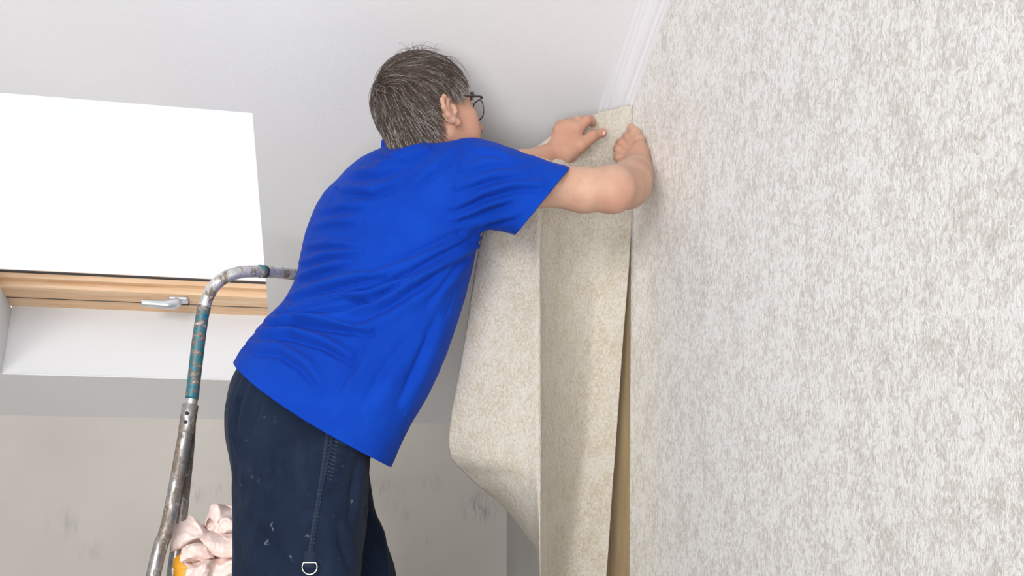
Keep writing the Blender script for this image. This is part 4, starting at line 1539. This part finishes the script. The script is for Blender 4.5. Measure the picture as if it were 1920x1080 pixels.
# ------------------------------------------------------------------ rag and glove on the tray
def rag():
    """a bunched cloth: one sheet pushed into sharp folds, plus the flap that stands up against the rail"""
    def sheet(knots, mu, mv):
        A = np.array([[list(P(*k)) for k in row] for row in knots])
        def cr(A, m):
            n = A.shape[0]
            out = []
            for i in range(n - 1):
                p0, p1, p2, p3 = A[max(i - 1, 0)], A[i], A[i + 1], A[min(i + 2, n - 1)]
                for k in range(m):
                    t = k / m
                    out.append(0.5 * (2 * p1 + (p2 - p0) * t + (2 * p0 - 5 * p1 + 4 * p2 - p3) * t * t + (3 * p1 - p0 - 3 * p2 + p3) * t ** 3))
            out.append(A[-1])
            return np.array(out)
        G = cr(A, mv)
        return np.swapaxes(cr(np.swapaxes(G, 0, 1), mu), 0, 1)
    V, Fc = [], []
    def put(G, amp=0.002, seed=0):
        n0 = len(V)
        nr, nc = G.shape[:2]
        for p in G.reshape(-1, 3):
            q_ = Vector(p)
            w = noise.noise_vector(q_ * 34 + Vector((seed, 0, 0))) * amp
            rr_ = 1 - abs(noise.noise(q_ * 26 + Vector((0, seed, 0)))) * 2.4
            r2_ = 1 - abs(noise.noise(q_ * 60 + Vector((0, 0, seed)))) * 2.4
            w -= WV * (0.0085 * max(0, rr_) ** 2 + 0.0035 * max(0, r2_) ** 2)
            q_ = q_ + w
            q_.z = max(q_.z, TZ + 0.0015)
            V.append(q_)
        for i in range(nr - 1):
            for j in range(nc - 1):
                Fc.append((n0 + i * nc + j, n0 + i * nc + j + 1, n0 + (i + 1) * nc + j + 1, n0 + (i + 1) * nc + j))
    # flap at the left
    put(sheet([[(329, 966, 2.15), (345, 964, 2.15), (360, 967, 2.155), (384, 990, 2.16), (400, 1000, 2.18)],
               [(325, 995, 2.14), (345, 990, 2.135), (365, 993, 2.14), (386, 1004, 2.145), (405, 1010, 2.17)],
               [(321, 1030, 2.13), (340, 1022, 2.125), (358, 1014, 2.13), (380, 1008, 2.14), (405, 1020, 2.17)],
               [(323, 1036, 2.16), (342, 1028, 2.16), (360, 1020, 2.165), (380, 1014, 2.17), (400, 1030, 2.18)]], 10, 10))
    # upper bunch: a cowl
    put(sheet([[(382, 990, 2.17), (392, 972, 2.16), (402, 974, 2.15), (406, 1000, 2.16)],
               [(386, 984, 2.19), (398, 952, 2.18), (412, 950, 2.16), (408, 992, 2.15)],
               [(400, 980, 2.22), (416, 948, 2.21), (432, 958, 2.18), (412, 976, 2.145)],
               [(430, 980, 2.22), (440, 950, 2.22), (452, 962, 2.19), (430, 972, 2.15)],
               [(455, 990, 2.22), (462, 962, 2.22), (468, 972, 2.19), (452, 982, 2.16)]], 10, 10), 0.003, 3)
    # cloth behind the cowl, closing it
    put(sheet([[(376, 996, 2.19), (396, 966, 2.20), (424, 954, 2.225), (462, 960, 2.235)],
               [(380, 1006, 2.175), (398, 982, 2.178), (424, 972, 2.19), (462, 976, 2.20)],
               [(382, 1020, 2.17), (400, 1002, 2.165), (424, 996, 2.17), (462, 998, 2.18)]], 10, 10), 0.003, 4)
    # pocket of the cowl
    put(sheet([[(404, 996, 2.15), (412, 976, 2.14), (430, 970, 2.14), (456, 982, 2.15)],
               [(408, 1002, 2.14), (418, 990, 2.128), (436, 986, 2.128), (458, 994, 2.14)],
               [(412, 1004, 2.16), (424, 1000, 2.15), (440, 998, 2.15), (458, 1000, 2.16)]], 10, 10), 0.003, 5)
    # broad roll running down to the right
    put(sheet([[(374, 1000, 2.16), (400, 998, 2.15), (430, 1002, 2.14), (462, 998, 2.14)],
               [(374, 1006, 2.12), (402, 1008, 2.11), (430, 1014, 2.105), (462, 1010, 2.11)],
               [(382, 1020, 2.10), (404, 1028, 2.09), (432, 1034, 2.09), (462, 1032, 2.10)],
               [(392, 1034, 2.12), (408, 1042, 2.11), (434, 1044, 2.11), (462, 1042, 2.12)],
               [(396, 1036, 2.16), (412, 1044, 2.16), (436, 1046, 2.16), (462, 1044, 2.16)]], 10, 10), 0.003, 7)
    # curl in the middle left
    put(sheet([[(380, 1018, 2.15), (372, 1018, 2.12), (356, 1022, 2.11), (344, 1030, 2.12)],
               [(392, 1026, 2.13), (380, 1022, 2.095), (360, 1026, 2.085), (340, 1036, 2.105)],
               [(402, 1044, 2.12), (386, 1044, 2.09), (366, 1042, 2.085), (338, 1048, 2.10)],
               [(402, 1048, 2.14), (386, 1050, 2.12), (364, 1044, 2.12), (344, 1056, 2.11)],
               [(396, 1050, 2.16), (378, 1054, 2.15), (362, 1052, 2.14), (352, 1062, 2.12)]], 10, 10), 0.003, 9)
    # folds spilling forward over the tray
    put(sheet([[(345, 1050, 2.13), (366, 1056, 2.13), (392, 1046, 2.13), (412, 1048, 2.13), (440, 1046, 2.14), (466, 1050, 2.15)],
               [(352, 1062, 2.10), (374, 1064, 2.085), (392, 1052, 2.08), (408, 1060, 2.11), (436, 1052, 2.10), (466, 1056, 2.11)],
               [(348, 1078, 2.09), (370, 1076, 2.07), (386, 1070, 2.07), (404, 1078, 2.10), (432, 1066, 2.08), (466, 1066, 2.09)],
               [(340, 1090, 2.09), (362, 1090, 2.075), (384, 1086, 2.075), (404, 1090, 2.10), (430, 1080, 2.085), (466, 1076, 2.09)],
               [(338, 1094, 2.14), (360, 1094, 2.14), (384, 1092, 2.14), (404, 1093, 2.14), (430, 1090, 2.14), (466, 1086, 2.14)]], 10, 10), 0.003, 11)
    # hidden body of the bundle that carries the folds
    put(sheet([[(345, 1040, 2.17), (380, 1010, 2.18), (430, 1000, 2.18), (470, 1005, 2.18)],
               [(345, 1060, 2.15), (380, 1040, 2.15), (430, 1040, 2.15), (470, 1040, 2.15)],
               [(345, 1086, 2.15), (380, 1086, 2.15), (430, 1084, 2.15), (470, 1082, 2.15)]], 8, 8), 0.004, 13)
    o_ = P(400, 1085, 2.15)
    b = Vector((o_.x, o_.y, TZ))
    t = thing('rag_probe', None, None, b)
    o = mk('cleaning_rag', V, Fc, M['rag'], t)
    o.parent = None
    o.location = b
    bpy.data.objects.remove(t)
    m_ = o.modifiers.new('cloth', 'SOLIDIFY')
    m_.thickness = 0.0016
    m_.offset = 0
    tag(o, 'crumpled pale pink cloth rag bunched on the ladder top behind the man', 'rag')
rag()

def glove():
    """orange ribbed rubber cuff poking out under the rag"""
    pts = [(339, 1024, 2.165), (340, 1034, 2.158), (342, 1048, 2.150), (345, 1064, 2.146), (349, 1080, 2.146), (352, 1090, 2.150)]
    V, Fc = [], []
    seg = 28
    rad = [0.017, 0.021, 0.023, 0.025, 0.027, 0.028]
    C = []
    for i in range(len(pts) - 1):
        for k in range(12):
            t = k / 12
            a, b = P(*pts[i]), P(*pts[i + 1])
            C.append((a * (1 - t) + b * t, rad[i] * (1 - t) + rad[i + 1] * t))
    n = len(C)
    for i, (c, r) in enumerate(C):
        rib = 1 + 0.035 * math.sin(i * 1.05)
        for k in range(seg):
            a = 2 * math.pi * k / seg
            q_ = c + RV * (r * rib * math.cos(a)) + WV * (0.55 * r * rib * math.sin(a)) + UP * (0.004 * math.sin(2 * a + 0.5))
            q_.z = max(q_.z, TZ + 0.0005)
            V.append(q_)
    for i in range(n - 1):
        for k in range(seg):
            k2 = (k + 1) % seg
            Fc.append((i * seg + k, i * seg + k2, (i + 1) * seg + k2, (i + 1) * seg + k))
    Fc.append(tuple(range(seg)))
    Fc.append(tuple((n - 1) * seg + k for k in reversed(range(seg))))
    o_ = P(349, 1085, 2.15)
    b = Vector((o_.x, o_.y, TZ))
    o = mk('rubber_glove', [v - b for v in V], Fc, M['orange'])
    o.location = b
    tag(o, 'bright orange ribbed rubber item poking out under the pink rag', 'glove')
glove()
